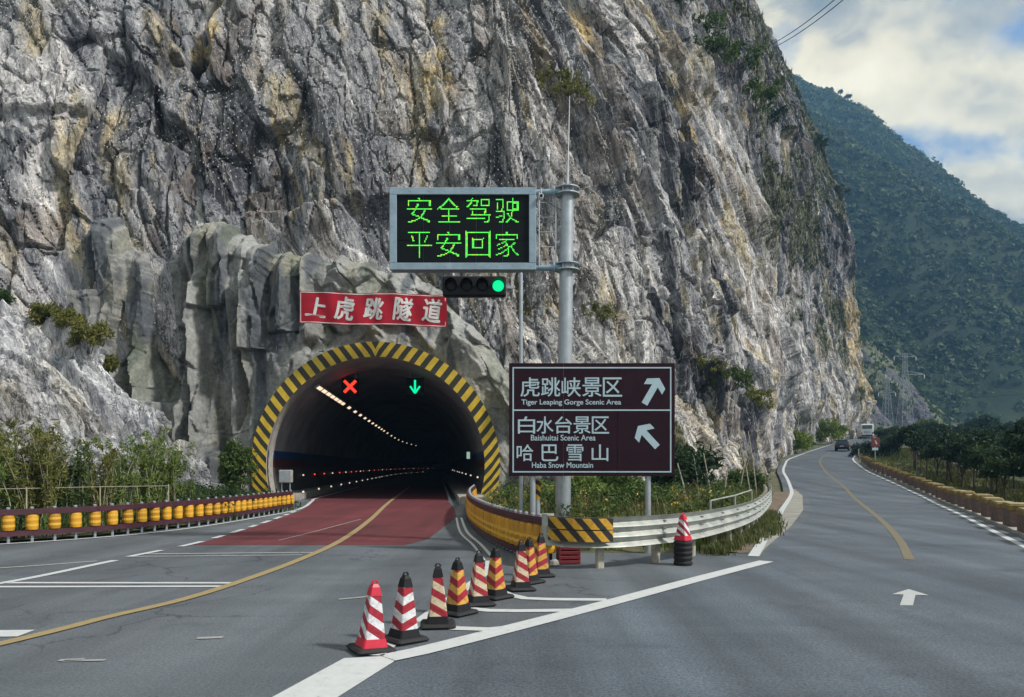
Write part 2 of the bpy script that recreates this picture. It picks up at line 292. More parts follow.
# ------------------------------------------------------------------ mesh builders
def np_obj(name, V, Fc, mats, parent=None, smooth=False, col=None, midx=None):
    V = np.ascontiguousarray(V, np.float32).reshape(-1, 3); Fc = np.ascontiguousarray(Fc, np.int32)
    k = Fc.shape[1]; me = bpy.data.meshes.new(name)
    me.vertices.add(len(V)); me.vertices.foreach_set('co', V.ravel())
    me.loops.add(Fc.size); me.loops.foreach_set('vertex_index', Fc.ravel())
    me.polygons.add(len(Fc)); me.polygons.foreach_set('loop_start', np.arange(0, Fc.size, k, dtype=np.int32))
    for m in (mats if isinstance(mats, (list, tuple)) else [mats]): me.materials.append(m)
    if midx is not None: me.polygons.foreach_set('material_index', np.asarray(midx, np.int32))
    me.polygons.foreach_set('use_smooth', np.full(len(Fc), smooth))
    if col is not None:
        a = me.color_attributes.new('col', 'FLOAT_COLOR', 'POINT')
        a.data.foreach_set('color', np.concatenate([np.asarray(col, np.float32).reshape(-1, 3), np.ones((len(V), 1), np.float32)], 1).ravel())
    me.update(calc_edges=True)
    o = bpy.data.objects.new(name, me); COL.objects.link(o)
    if parent is not None: o.parent = parent
    return o
def grid_faces(nu, nv, off=0):
    i = np.arange(nu - 1)[:, None] * nv + np.arange(nv - 1)[None, :]
    return (np.stack([i, i + nv, i + nv + 1, i + 1], -1).reshape(-1, 4) + off)
class MB:
    """collects polygons for ONE mesh object"""
    def __init__(s): s.v = []; s.f = []; s.m = []
    def add(s, vs, fs, mi=0):
        o = len(s.v); s.v += [tuple(p) for p in vs]; s.f += [tuple(i + o for i in f) for f in fs]; s.m += [mi] * len(fs); return s
    def box(s, c, d, mi=0, rz=0., bev=0.):
        x, y, z = [k / 2 for k in d]; b = min(bev, x * .9, y * .9, z * .9) if bev else 0
        if not b:
            P = [(-x, -y, -z), (x, -y, -z), (x, y, -z), (-x, y, -z), (-x, -y, z), (x, -y, z), (x, y, z), (-x, y, z)]
            Fs = [(0, 3, 2, 1), (4, 5, 6, 7), (0, 1, 5, 4), (1, 2, 6, 5), (2, 3, 7, 6), (3, 0, 4, 7)]
        else:
            def ring(xx, yy, bb, zz): return [(-xx + bb, -yy, zz), (xx - bb, -yy, zz), (xx, -yy + bb, zz), (xx, yy - bb, zz), (xx - bb, yy, zz), (-xx + bb, yy, zz), (-xx, yy - bb, zz), (-xx, -yy + bb, zz)]
            P = ring(x - b, y - b, b * .6, -z) + ring(x, y, b, -z + b) + ring(x, y, b, z - b) + ring(x - b, y - b, b * .6, z)
            Fs = [tuple(range(7, -1, -1)), tuple(range(24, 32))]
            for k in range(3):
                for i in range(8): Fs.append((k * 8 + i, k * 8 + (i + 1) % 8, k * 8 + 8 + (i + 1) % 8, k * 8 + 8 + i))
        cz, sz = math.cos(rz), math.sin(rz)
        return s.add([(c[0] + p[0] * cz - p[1] * sz, c[1] + p[0] * sz + p[1] * cz, c[2] + p[2]) for p in P], Fs, mi)
    def tube(s, pts, r, n=8, mi=0, caps=True):
        pts = [Vector(p) for p in pts]; rs = r if isinstance(r, (list, tuple)) else [r] * len(pts); V = []; up = None
        for i, p in enumerate(pts):
            d = (pts[min(i + 1, len(pts) - 1)] - pts[max(i - 1, 0)]).normalized()
            if up is None: up = Vector((0, 0, 1)) if abs(d.z) < .9 else Vector((1, 0, 0))
            x = d.cross(up); x = x.normalized() if x.length > 1e-6 else Vector((1, 0, 0)); y = x.cross(d)
            for k in range(n):
                a = 2 * math.pi * k / n; V.append(p + (x * math.cos(a) + y * math.sin(a)) * rs[i])
        Fs = [(i * n + k, i * n + (k + 1) % n, (i + 1) * n + (k + 1) % n, (i + 1) * n + k) for i in range(len(pts) - 1) for k in range(n)]
        if caps: Fs += [tuple(range(n - 1, -1, -1)), tuple((len(pts) - 1) * n + k for k in range(n))]
        return s.add(V, Fs, mi)
    def lathe(s, c, prof, n=16, mi=0):
        V = [(c[0] + r * math.cos(2 * math.pi * k / n), c[1] + r * math.sin(2 * math.pi * k / n), c[2] + z) for r, z in prof for k in range(n)]
        Fs = [(i * n + k, i * n + (k + 1) % n, (i + 1) * n + (k + 1) % n, (i + 1) * n + k) for i in range(len(prof) - 1) for k in range(n)]
        Fs += [tuple(range(n - 1, -1, -1)), tuple((len(prof) - 1) * n + k for k in range(n))]
        return s.add(V, Fs, mi)
    def frustum(s, z0, z1, a0, a1, mi=0, b=.12):
        def ring(a, z):
            q = a * b; return [(-a + q, -a, z), (a - q, -a, z), (a, -a + q, z), (a, a - q, z), (a - q, a, z), (-a + q, a, z), (-a, a - q, z), (-a, -a + q, z)]
        return s.add(ring(a0, z0) + ring(a1, z1), [tuple(range(7, -1, -1)), tuple(range(8, 16))] + [(i, (i + 1) % 8, 8 + (i + 1) % 8, 8 + i) for i in range(8)], mi)
    def prism(s, outline, y0, y1, mi=0):
        """outline of (x,z) points extruded along y"""
        n = len(outline); V = [(x, y0, z) for x, z in outline] + [(x, y1, z) for x, z in outline]
        return s.add(V, [tuple(range(n)), tuple(range(2 * n - 1, n - 1, -1))] + [(i, i + n, (i + 1) % n + n, (i + 1) % n) for i in range(n)], mi)
    def build(s, name, mats, parent=None, smooth=False):
        me = bpy.data.meshes.new(name); me.from_pydata(s.v, [], s.f)
        for m in (mats if isinstance(mats, (list, tuple)) else [mats]): me.materials.append(m)
        me.polygons.foreach_set('material_index', s.m)
        if smooth:
            me.polygons.foreach_set('use_smooth', [True] * len(s.f)); me.set_sharp_from_angle(angle=math.radians(35))
        me.update()
        o = bpy.data.objects.new(name, me); COL.objects.link(o)
        if parent is not None: o.parent = parent
        return o
def tag(o, label=None, cat=None, group=None, kind=None):
    if label: o['label'] = label
    if cat: o['category'] = cat
    if group: o['group'] = group
    if kind: o['kind'] = kind
    return o
def empty(name, loc, label, cat, group=None, rz=0.):
    o = bpy.data.objects.new(name, None); COL.objects.link(o); o.location = loc; o.rotation_euler.z = rz; o.empty_display_size = .2
    return tag(o, label, cat, group)
def copy_tree(o, parent=None):
    c = o.copy(); COL.objects.link(c)
    if parent is not None: c.parent = parent
    for ch in o.children: copy_tree(ch, c)
    return c
def struct(o): return tag(o, kind='structure')

# ------------------------------------------------------------------ lie of the land
_zy = np.arange(-60, 900, .5); _zz = np.interp(_zy, [-60, 36, 42, 48, 61, 78, 100, 125, 150, 175, 250, 900], [0, 0, .12, .45, 1.3, 2.35, 3.6, 5.2, 7.0, 8.5, 9.5, 10])
_k = np.hanning(25); _zz = np.convolve(np.pad(_zz, 12, 'edge'), _k / _k.sum(), 'valid')
def gz(X, Y): return np.interp(Y, _zy, _zz) * sstep(2, 10, np.asarray(X, float))
def zat(x, y): return float(gz(x, y))
LY = [-30, 5, 13.7, 23.3, 33, 43, 52, 61, 78, 100, 125, 150, 170, 190, 215]
LX = [-16, 1.0, 4.45, 8.3, 12.2, 16.3, 19.4, 22.3, 29, 40, 53.5, 68.5, 83, 101, 128]
RY = [-30, 0, 8, 16.2, 26.5, 40, 48, 61, 78, 100, 125, 150, 170, 190, 215]
RX = [6, 6, 7.4, 11.2, 16.1, 22.3, 25.2, 29.3, 36, 46.8, 60.5, 76, 90.5, 108, 135]
def smooth_interp(xs, ys, n=9):
    t = np.arange(xs[0], xs[-1] + .01, .5); v = np.interp(t, xs, ys); k = np.hanning(n * 2 + 3)[1:-1]; k /= k.sum(); p = len(k) // 2
    pad = np.concatenate([v[0] - (v[1] - v[0]) * np.arange(p, 0, -1), v, v[-1] + (v[-1] - v[-2]) * np.arange(1, p + 1)])
    return t, np.convolve(pad, k, 'valid')
_lt, _lv = smooth_interp(LY, LX); _rt, _rv = smooth_interp(RY, RX)
def xl(y): return np.interp(y, _lt, _lv)
def xr(y): return np.interp(y, _rt, _rv)
def tcx(y): return -6.7 - .101 * (y - 37) + np.maximum(0, y - 105) ** 2 / 950.
BARL = [(-16.4, 13.0), (-13.6, 14.6), (-11.2, 16.2), (-9.86, 17.84), (-9.1, 20.3), (-8.77, 22.07), (-8.6, 24.7), (-8.43, 28.2)]
BARR = [(.62, 12.9), (.05, 14.5), (-.6, 17.5), (-1.2, 22), (-1.6, 28), (-1.75, 34)]
RAIL = [(.62, 12.75), (.95, 12.25), (1.5, 12.2), (2.3, 12.65), (3.7, 14.2), (6.0, 18.5), (9.0, 26.0), (11.3, 32.5), (12.6, 36.5)]
def resample(pts, step, n=None):
    p = np.array(pts, float); m = len(p)
    P = np.vstack([2 * p[0] - p[1], p, 2 * p[-1] - p[-2]]); o = []
    for i in range(1, m):
        a, b, c, d = P[i - 1], P[i], P[i + 1], P[i + 2]
        for t in np.linspace(0, 1, 24, endpoint=False): o.append(.5 * (2 * b + (c - a) * t + (2 * a - 5 * b + 4 * c - d) * t * t + (-a + 3 * b - 3 * c + d) * t ** 3))
    o.append(P[m]); o = np.array(o); s = np.concatenate([[0], np.cumsum(np.linalg.norm(np.diff(o, axis=0), axis=1))])
    k = n or max(2, int(round(s[-1] / step)) + 1); t = np.linspace(0, s[-1], k)
    return np.stack([np.interp(t, s, o[:, j]) for j in range(o.shape[1])], 1)
def normals2(p):
    d = np.gradient(p, axis=0); d /= np.linalg.norm(d, axis=1)[:, None]; return np.stack([d[:, 1], -d[:, 0]], 1), d

def sheet(name, lefts, rights, nx, off, m):
    """ground sheet between two edges, following the lie of the land"""
    lefts = np.array(lefts, float); rights = np.array(rights, float); t = np.linspace(0, 1, nx)
    P = lefts[:, None, :] * (1 - t)[None, :, None] + rights[:, None, :] * t[None, :, None]
    Z = gz(P[..., 0], P[..., 1]) + off
    return np.concatenate([P, Z[..., None]], -1).reshape(-1, 3), grid_faces(len(lefts), nx)[:, ::-1]
# ground: one sheet out to the horizon
gx = np.unique(np.concatenate([np.linspace(-1000, -60, 8), np.arange(-60, 160, 3), np.linspace(160, 1300, 12)]))
gy = np.unique(np.concatenate([np.linspace(-600, -40, 8), np.arange(-40, 330, 3), np.linspace(330, 1300, 12)]))
GX, GY = np.meshgrid(gx, gy, indexing='ij'); GZ = gz(GX, GY) - .14
struct(np_obj('ground', np.stack([GX, GY, GZ], -1), grid_faces(len(gx), len(gy)), M['ground'], smooth=True))
# asphalt: the apron where both roads meet, then the right-hand road up the gorge
ya = np.arange(-30, 37.6, .5); xa = np.interp(ya, [-30, 6, 13, 14.6, 16.2, 17.84, 20.3, 24.7, 28.2, 31, 38], [-40, -30, -16.4, -13.8, -11.5, -10.2, -9.4, -8.95, -8.8, -12.2, -12.3])
v1, f1 = sheet('', np.stack([xa, ya], 1), np.stack([xr(ya) + .35, ya], 1), 40, 0, None)
yb = np.arange(37.5, 214, .5); v2, f2 = sheet('', np.stack([xl(yb) - .5, yb], 1), np.stack([xr(yb) + .35, yb], 1), 10, 0, None)
struct(np_obj('road', np.vstack([v1, v2]), np.vstack([f1, f2 + len(v1)]), M['asphalt'], smooth=True))

ny_ = np.arange(2.6, 200, .4)
nl = np.where(ny_ < 13.2, np.interp(ny_, [2.6, 5.45, 6.45, 6.94, 8.99, 11.1, 13.2], [-1.84, -1.25, -1.0, -.62, 1.12, 2.85, 4.6]), xl(ny_) + .05); nl = np.where(ny_ > 13.2, np.maximum(nl, np.interp(ny_, [13.2, 15.3, 20.6, 28.6, 40, 45, 46], [4.6, 5.3, 8.0, 11.65, 16.0, 17.3, -99])), nl)
V, Fs = sheet('', np.stack([nl, ny_], 1), np.stack([xr(ny_) - .02, ny_], 1), 10, .0025, None); struct(np_obj('newer_road_surface', V, Fs, M['asphalt_new'], smooth=True))
def stripe(name, pts, width, m, off=.008, dash=None):
    p = resample(pts, .35); n, d = normals2(p); w = np.asarray(width, float)
    if w.ndim: w = np.interp(np.linspace(0, 1, len(p)), np.linspace(0, 1, len(w)), w)
    a = p - n * (w / 2)[..., None] if np.ndim(w) else p - n * w / 2; b = p + n * (w / 2)[..., None] if np.ndim(w) else p + n * w / 2
    V, Fs = sheet('', a, b, 2, off, m)
    if dash:
        s = np.arange(len(Fs)) * .35; Fs = Fs[(s % (dash[0] + dash[1])) < dash[0]]
    return struct(np_obj(name, V, Fs, m))
def poly(name, pts, m, off=.008):
    return struct(np_obj(name, [(x, y, zat(x, y) + off) for x, y in pts], [list(range(len(pts)))], m))
W, OW, YL = M['white_line'], M['old_white_line'], M['yellow_line']
# red anti-skid surfacing in front of and inside the portal
ry = np.arange(15.9, 62, .5)
rl = np.interp(ry, [15.9, 19, 24, 28, 31, 36, 37], [-6.85, -7.05, -7.55, -8.0, -8.6, -9.6, tcx(37) - 3.6]); rl = np.where(ry > 37, tcx(ry) - 3.6, rl)
rr = np.interp(ry, [15.9, 17.2, 24.7, 30, 35, 37], [-2.3, -1.95, -1.85, -2.35, -3.0, tcx(37) + 3.5]); rr = np.where(ry > 37, tcx(ry) + 3.5, rr)
V, Fs = sheet('', np.stack([rl, ry], 1), np.stack([rr, ry], 1), 4, .004, None); struct(np_obj('red_road_surface', V, Fs, M['red_surface']))
stripe('yellow_centre_line', [(-6.4, 2.5), (-4.87, 7.04), (-4.53, 8.3), (-4.2, 9.28), (-4.0, 10.66), (-3.84, 13.4), (-3.9, 17), (-4.47, 23.3), (-5.5, 32.3), (-6.3, 40), (-8.3, 60)], .16, YL, .012)
stripe('stop_line', [(-9.5, 10.35), (-4.1, 10.42)], .13, W); stripe('stop_line', [(-7.3, 10.74), (-4.02, 10.72)], .13, W)
stripe('lane_line', [(-8.2, 9.6), (-7.4, 10.66), (-7.13, 13.3)], .16, W); stripe('lane_line', [(-9.6, 12.0), (-8.5, 12.3), (-7.4, 13.2)], .11, OW)
stripe('cross_line', [(-7.2, 14.25), (-3.9, 14.5)], .12, OW); stripe('cross_line', [(-7.1, 13.85), (-4.0, 14.1)], .10, OW)
stripe('dashed_edge_line', [(-7.15, 13.8), (-6.95, 16.1), (-7.12, 19), (-7.65, 24.2), (-8.2, 28.2)], .15, W, .012, (.9, .7))
stripe('edge_line', [(-14.5, 13.2), (-11.2, 15.9), (-9.6, 17.8), (-8.8, 20.0), (-8.45, 23), (-8.25, 27.3), (-8.6, 30.7), (-9.7, 36), (-10.4, 40), (-12.4, 60)], .15, W, .012)
stripe('give_way_bar', [(-5.9, 7.45), (-4.92, 7.5)], .3, W)
stripe('worn_line_scrap', [(-3.95, 6.45), (-3.75, 6.48)], .07, OW); stripe('worn_line_scrap', [(-3.1, 7.28), (-2.86, 7.32)], .08, OW); stripe('worn_line_scrap', [(-3.9, 6.43), (-3.55, 6.46)], .05, OW)
stripe('worn_line_scrap', [(-2.2, 9.4), (-1.7, 9.7)], .07, OW); stripe('worn_line_scrap', [(-1.25, 8.1), (-1.0, 8.15)], .07, OW)
stripe('old_lane_line', [(-5.3, 16.8), (-5.1, 19), (-4.8, 23.5)], .05, OW, .012)
stripe('kerb_line', [(-.28, 13.1), (-.66, 15.9), (-1.15, 19), (-1.66, 24.2)], .07, W); stripe('kerb_line', [(-.5, 13.3), (-.84, 15.9), (-1.33, 19), (-1.82, 24.2)], .06, W)
# painted gore between the two roads
poly('gore_block', [(-2.5, 2.6), (-1.86, 2.6), (-1.27, 5.45), (-1.02, 6.42), (-1.1, 6.6), (-1.48, 6.52), (-1.74, 5.49)], W, .008)
stripe('gore_line', [(-1.1, 6.52), (-.68, 6.94), (1.07, 8.99), (2.8, 11.1), (4.52, 13.15)], .26, W, .012)
stripe('gore_line', [(-1.22, 6.6), (-.95, 8.4), (-.42, 11.75), (-.4, 13.2)], .15, W, .012)
stripe('gore_chevron', [(-.9, 7.9), (-.56, 7.72), (-.2, 7.68), (.1, 7.82)], .17, W, .008)
stripe('gore_chevron', [(-.8, 9.1), (-.54, 8.8), (-.1, 8.66), (.75, 8.7)], .17, W, .008)
stripe('gore_chevron', [(-.3, 10.4), (-.05, 9.75), (.25, 9.45), (1.2, 9.38)], .17, W, .008)
# right road lines
ly = np.concatenate([np.arange(13.9, 60, 1.5), np.arange(60, 200, 4)])
stripe('left_edge_line', np.stack([xl(ly), ly], 1), [.2, .2, .18, .16, .16], W)
ly = np.concatenate([np.arange(4, 60, 3), np.arange(60, 205, 5)]); stripe('right_edge_line', np.stack([xr(ly) - .12, ly], 1), .16, W)
stripe('yellow_middle_line', [(7.2, 13.4), (8.9, 17), (11.2, 22.3), (13.8, 28.6), (17.2, 37), (20.7, 46), (23.4, 54), (25.8, 61), (32.5, 78), (43, 100)], [.17, .17, .16, .14, .12], M['old_yellow_line'])
poly('road_arrow', [(4.71, 8.99), (4.87, 8.99), (5.30, 9.72), (5.46, 9.70), (5.46, 10.18), (5.02, 9.78), (5.16, 9.75)], M['arrow_paint'])
# pale concrete strip along the bend
py = np.arange(13.9, 45, .5)
pr = np.interp(py, [13.9, 15.3, 20.6, 28.6, 40, 45], [4.7, 5.3, 8.0, 11.65, 16.0, 17.3]); pr = np.maximum(xl(py) + .68 * (pr - xl(py)), xl(py) + .05)
V, Fs = sheet('', np.stack([xl(py) - .02, py], 1), np.stack([pr, py], 1), 3, .0055, None); struct(np_obj('concrete_strip', V, Fs, M['pad']))

# ------------------------------------------------------------------ rock
def tex_color(u, v, hs, dark, seed, ang, och=.72, iso=1.0):
    """rock's own colours: per slab tone, streaks along the bedding, ochre and rust stains"""
    c, n = math.cos(ang), math.sin(ang); a = u * c + v * n; b = -u * n + v * c
    st = fbm(a / (5. / iso), b / (.7 * iso), seed, 5, .6); bl = fbm(u / 9., v / 12., seed + 3, 4)
    t = .44 * st + .22 * hs[0] + .26 * hs[1] + .08 * hs[2] + .40 * (bl - .5) - dark
    t = np.clip((t - .29) / .37, 0, 1)
    ks = np.array([0, .25, .5, .75, 1.]); R = np.interp(t, ks, [.040, .104, .209, .345, .49]); G = np.interp(t, ks, [.042, .111, .217, .346, .482]); B = np.interp(t, ks, [.056, .132, .243, .368, .490])
    C = np.stack([R, G, B], -1).astype(np.float32)
    oc = sstep(.56, .72, fbm(a / 6., b / 1.2, seed + 21, 5, .6)) * och
    C = mixc(C, (.40, .33, .19), oc * sstep(.15, .5, t) )
    ru = sstep(.5, .62, .25 * hs[1] + .2 * hs[2] + .55 * fbm(a / 3., b / 1.3, seed + 31, 5, .6)) * sstep(.42, .56, fbm(u / 7, v / 7, seed + 33, 3)) * min(1., och * 1.8)
    C = mixc(C, (.095, .066, .045), ru * .6)
    return C
def rock_disp(u, v, seed, amp, ang, size=1.0, an_=1.0):
    hs = []; d = np.zeros_like(u)
    for k, (sc, an, A, ti) in enumerate(((5.0, 2.8, 1.0, 1.25), (1.8, 3.2, .58, 1.35), (.75, 3.2, .22, 1.3), (.34, 2.6, .075, 1.2))):
        h, r, e = facet(u, v, sc * size, max(1.05, an * an_), ang + (.16, -.10, .12, -.22)[k], seed + k * 17, ti, .22)
        if h.ndim == 2 and k < 3: h = blur(h, (2, 1, 1)[k])
        d = d + h * A * amp * (size ** .7); hs.append(r)
        if k in (1, 2): d = d - (.34, .18)[k - 1] * amp * (1 - sstep(.0, .10, e))      # open joints between slabs
    d = d + (fbm(u / .25, v / .25, seed + 90, 3) - .5) * .09 * amp
    return d, hs

PATH = [(-95, -12), (-60, 14), (-42, 26), (-27, 35), (-18, 37.4), (-10, 37.8), (-4, 37.8), (1.2, 37.6), (6, 40.5), (10, 44.5), (15, 51.5), (20.8, 60), (27.5, 78), (37.6, 100), (49.5, 125), (63, 148), (75, 164), (81, 172), (84, 181), (83, 194), (76, 212), (55, 240)]
pp = resample(PATH, .1); pn, pd = normals2(pp); ps = np.concatenate([[0], np.cumsum(np.linalg.norm(np.diff(pp, axis=0), axis=1))])
kk = np.hanning(41); kk /= kk.sum(); pn = np.stack([np.convolve(np.pad(pn[:, j], 20, 'edge'), kk, 'valid') for j in (0, 1)], 1); pn /= np.linalg.norm(pn, axis=1)[:, None]
def s_at(x): return float(ps[np.argmin(np.abs(pp[:, 0] - x) + (pp[:, 1] > 185) * 999)])
S_A0, S_A1, S_N = s_at(-31), s_at(15.5), s_at(82)
def set_a(z): return np.maximum(z - 9, 0) * .12 + .0075 * np.maximum(z - 9, 0) ** 2
def set_b(z): return np.interp(z, [0, 20, 45, 72, 93, 109, 170, 260], [0, 1.0, 1.2, 8, 18, 27, 72, 140])
def cliff_part(us, zs):
    U, Z = np.meshgrid(us, zs, indexing='ij'); U = U.astype(np.float32); Z = Z.astype(np.float32)
    fx = np.interp(U, ps, pp[:, 0]); fy = np.interp(U, ps, pp[:, 1]); nx = np.interp(U, ps, pn[:, 0]); ny = np.interp(U, ps, pn[:, 1])
    wb = sstep(s_at(6), s_at(34), U)
    sb = set_a(Z) * (1 - wb) + set_b(Z) * wb
    wq = (fbm(U / 16., Z / 16., 95, 2) - .5) * 5; d, hs = rock_disp(U + wq, Z, 100, 1.0, math.radians(104), 1.0)
    d2 = (fbm(U / 13., Z / 60., 301, 4) - .5) * 9.0 * wb + (fbm(U / 8., Z / 26., 311, 3) - .5) * 2.8
    D = d * (1 - .05 * wb) + d2 * sstep(-1, 9, Z)
    D = D - .55 * (1 - wb) * sstep(0, 4, Z) * (Z < 99)
    mk = sstep(-24.5, -22.5, fx) * (1 - sstep(.5, 2.5, fx)) * (1 - sstep(12.5, 16.5, Z)) * (1 - wb); D = D - mk * np.maximum(0, D + .35)
    X = fx - nx * sb + nx * D; Y = fy - ny * sb + ny * D; ZZ = Z + D * .12 - .5 + gz(fx, fy) * sstep(0, 1, wb)
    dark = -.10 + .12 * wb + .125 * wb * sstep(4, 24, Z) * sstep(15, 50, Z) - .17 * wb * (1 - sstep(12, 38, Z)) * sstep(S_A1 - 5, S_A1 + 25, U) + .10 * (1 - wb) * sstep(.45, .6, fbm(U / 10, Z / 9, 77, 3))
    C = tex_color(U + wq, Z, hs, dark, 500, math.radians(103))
    # ochre scars: by the pole top, near the top of the face and at the nose of the cliff
    px = 512 + F * X / np.maximum(Y, 1)
    for (x0, y0, z0, ru, rz, k) in ((13.0, 60, 27, 2.2, 7.5, 1.), (4.4, 50, 31, 1.6, 5., .7), (79.5, 169, 22, 5.5, 17, 1.), (73, 162, 16, 4, 9, .6), (-4.5, 44, 24, 1.6, 9, .75), (-17.5, 42, 27, 1.5, 5, .7), (-21, 42, 18, 1.4, 5, .6)):
        m = np.exp(-(((X - x0) ** 2 + (Y - y0) ** 2 * .3) / ru ** 2 + ((Z - z0) / rz) ** 2)) * k
        m = sstep(.34, .56, m * (.2 + 1.45 * fbm(U / 1.3, Z / 2.2, 611, 5, .65)))
        C = mixc(C, (.52, .40, .20), m * .8 * sstep(.25, .6, fbm(U / .7, Z / 1.5, 615, 3)))
    grass = sstep(.56, .66, fbm(U / 10., Z / 9., 701, 5, .58) + .16 * wb * sstep(22, 60, Z) - .10 * (1 - wb) * (1 - sstep(10, 16, Z)) - .24 * (1 - wb))
    C = mixc(C, (.055, .062, .022), grass * .85)
    P = np.stack([X, Y, ZZ], -1)
    Fs = grid_faces(len(us), len(zs))
    ctr = (P[:-1, :-1] + P[1:, 1:]) / 2; ctr = ctr.reshape(-1, 3)
    inside = (((ctr[:, 0] - tcx(ctr[:, 1])) ** 2 + (ctr[:, 2] - 1.7) ** 2) < 6.1 ** 2) & (ctr[:, 1] > 30) & (ctr[:, 1] < 60)
    return P, Fs[~inside], C, grass
usA = np.concatenate([np.linspace(0, S_A0, 50)[:-1], np.arange(S_A0, S_A1, .085)]); usA = np.append(usA, S_A1)
zsA = np.concatenate([np.arange(0, 36, .09), np.linspace(36.3, 95, 60)])
PA, FA, CA, GA = cliff_part(usA, zsA)
usB = np.concatenate([np.arange(S_A1, S_N + 14, .125), np.linspace(S_N + 14.3, ps[-1], 40)]); usB[0] = S_A1
zsB = np.concatenate([np.arange(0, 112, .23), np.linspace(113, 190, 45)])
PB, FB, CB, GB = cliff_part(usB, zsB)
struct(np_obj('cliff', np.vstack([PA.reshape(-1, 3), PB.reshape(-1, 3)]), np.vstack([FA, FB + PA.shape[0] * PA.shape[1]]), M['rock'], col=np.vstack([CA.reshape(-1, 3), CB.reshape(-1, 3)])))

def slope_rock(name, back, toe, crest, step, seed, amp, ang, dark, size=.8, tint=None, grass=0., bulge=.0, curve=1.0):
    """a leaning apron of broken rock between a toe line on the ground and a crest line up the face"""
    n = int(np.linalg.norm(np.diff(np.array(back), axis=0), axis=1).sum() / step) + 2
    b = resample(np.column_stack([back, crest]), 0, n); t = resample(toe, 0, n)
    Ls = np.sqrt(((b[:, :2] - t) ** 2).sum(1) + b[:, 2] ** 2).max(); m = int(Ls / step) + 2
    V = np.linspace(0, 1, m)[None, :]; A = np.concatenate([t, np.full((n, 1), -.5)], 1)
    P = A[:, None, :] * (1 - V[..., None]) + b[:, None, :] * V[..., None]
    P[..., 2] = -.5 + (b[:, 2:3] + .5) * V ** curve + bulge * np.sin(V * math.pi) * np.minimum(b[:, 2:3] / 4, 1)
    U = np.repeat((np.arange(n) * step)[:, None], m, 1).astype(np.float32); VV = np.repeat(V * Ls, n, 0).astype(np.float32)
    gu = np.gradient(P, axis=0); gv = np.gradient(P, axis=1); Nn = np.cross(gu, gv); Nn /= np.linalg.norm(Nn, axis=2)[..., None] + 1e-9
    D, hs = rock_disp(U, VV, seed, amp, ang, size, .7); D = D * np.minimum(1, np.minimum(b[:, 2:3], 99) / 2.0 + .15) + (fbm(U / 4, VV / 4, seed + 5, 3) - .5) * 1.0 * amp
    C = tex_color(U, VV, hs, dark, seed + 8, ang, .35, 2.2)
    if tint is not None: C = C * np.asarray(tint, np.float32)
    g = sstep(.52, .62, fbm(U / 4., VV / 4., seed + 44, 4) - .5 + .5 + grass - .12) if grass else np.zeros_like(U)
    C = mixc(C, (.12, .115, .045), g * .7)
    P = P + Nn * D[..., None]
    struct(np_obj(name, P.reshape(-1, 3), grid_faces(n, m), M['rock'], col=C.reshape(-1, 3)))
    return P, g
PO, GO = slope_rock('rock_outcrop', [(-40, 31), (-30, 34.0), (-24.2, 35.3), (-19, 35.6), (-16.3, 35.8), (-14.6, 35.9), (-13.9, 36)], [(-36, 17), (-27, 20), (-21, 23), (-17, 26.5), (-15, 30), (-14.0, 33.0), (-13.4, 35)], [13, 11.5, 9.6, 5.9, 2.9, 1.0, .1], .075, 900, 1.05, math.radians(125), -.20, 1.3, (.96, 1.0, 1.04), bulge=.8)
PS, GS = slope_rock('scree_slope', [(-1, 39.5), (1.5, 41), (6, 45), (9, 48.5), (12.5, 53), (16, 57.5), (19.3, 62), (21.2, 66), (22.6, 70)], [(.6, 36.5), (2.6, 35), (6.5, 36.5), (10, 39.8), (13.3, 44.5), (16.2, 50), (18.8, 56.5), (20.4, 62), (22.0, 67)], [13.5, 13.6, 12.6, 10.2, 8.6, 7.2, 5.6, 4.0, 1.5], .08, 950, .55, math.radians(125), -.15, .5, (1.03, 1.0, .93), grass=.03, bulge=.3)

# sprayed-concrete rockwork round the portal
tp = empty('tunnel_portal', (-6.7, 37, 0), 'road tunnel portal of moulded grey rockwork with a yellow and black striped arch', 'tunnel')
Xp = lambda px, Y=36.4: (px - 512) * Y / F
Zp = lambda y, Y=36.4: H + (HY - y) * Y / F
fx_ = np.arange(-23.0, 2.6, .06); fz_ = np.arange(-.3, 16.6, .06); FX, FZ = np.meshgrid(fx_, fz_, indexing='ij'); FX = FX.astype(np.float32); FZ = FZ.astype(np.float32)
topz = np.interp(fx_, [Xp(q) for q in (45, 66, 98, 130, 165, 172, 205, 222, 262, 300, 340, 392, 440, 480, 505, 530, 556)], [Zp(q) for q in (330, 224, 222, 250, 254, 226, 212, 226, 246, 256, 262, 268, 300, 330, 372, 420, 470)])
topz = topz + (fbm(fx_ / .8, fx_ * 0, 77, 3) - .5) * .5
wv = sstep(-8.3, -11.0, FX)                              # upright flutes left of the arch, slanting slabs above it
wx = FX + (fbm(FX / 3, FZ / 5, 41, 3) - .5) * 1.3
d1, r1, e1 = facet(wx, FZ * .8, 1.0, 9., math.radians(93), 411, 1.25, .08); d1b, r1b, e1b = facet(wx, FZ, .62, 4.5, math.radians(88), 421, 1.0, .12)
d2, r2, e2 = facet(FX, FZ, 1.5, 2.6, math.radians(128), 431, 1.3, .3); d2b, r2b, e2b = facet(FX, FZ, .7, 2.2, math.radians(140), 441, 1.2, .3)
DF = wv * (blur(d1, 1) * .95 + blur(d1b, 1) * .34) + (1 - wv) * (blur(d2, 2) * .85 + blur(d2b, 1) * .36) + (fbm(FX / 5, FZ / 9, 47, 3) - .5) * .9
d3, r3, e3 = facet(FX, FZ, 2.1, 1.35, math.radians(100), 451, 1.2, .25); DF = DF + blur(d3, 1) * .14
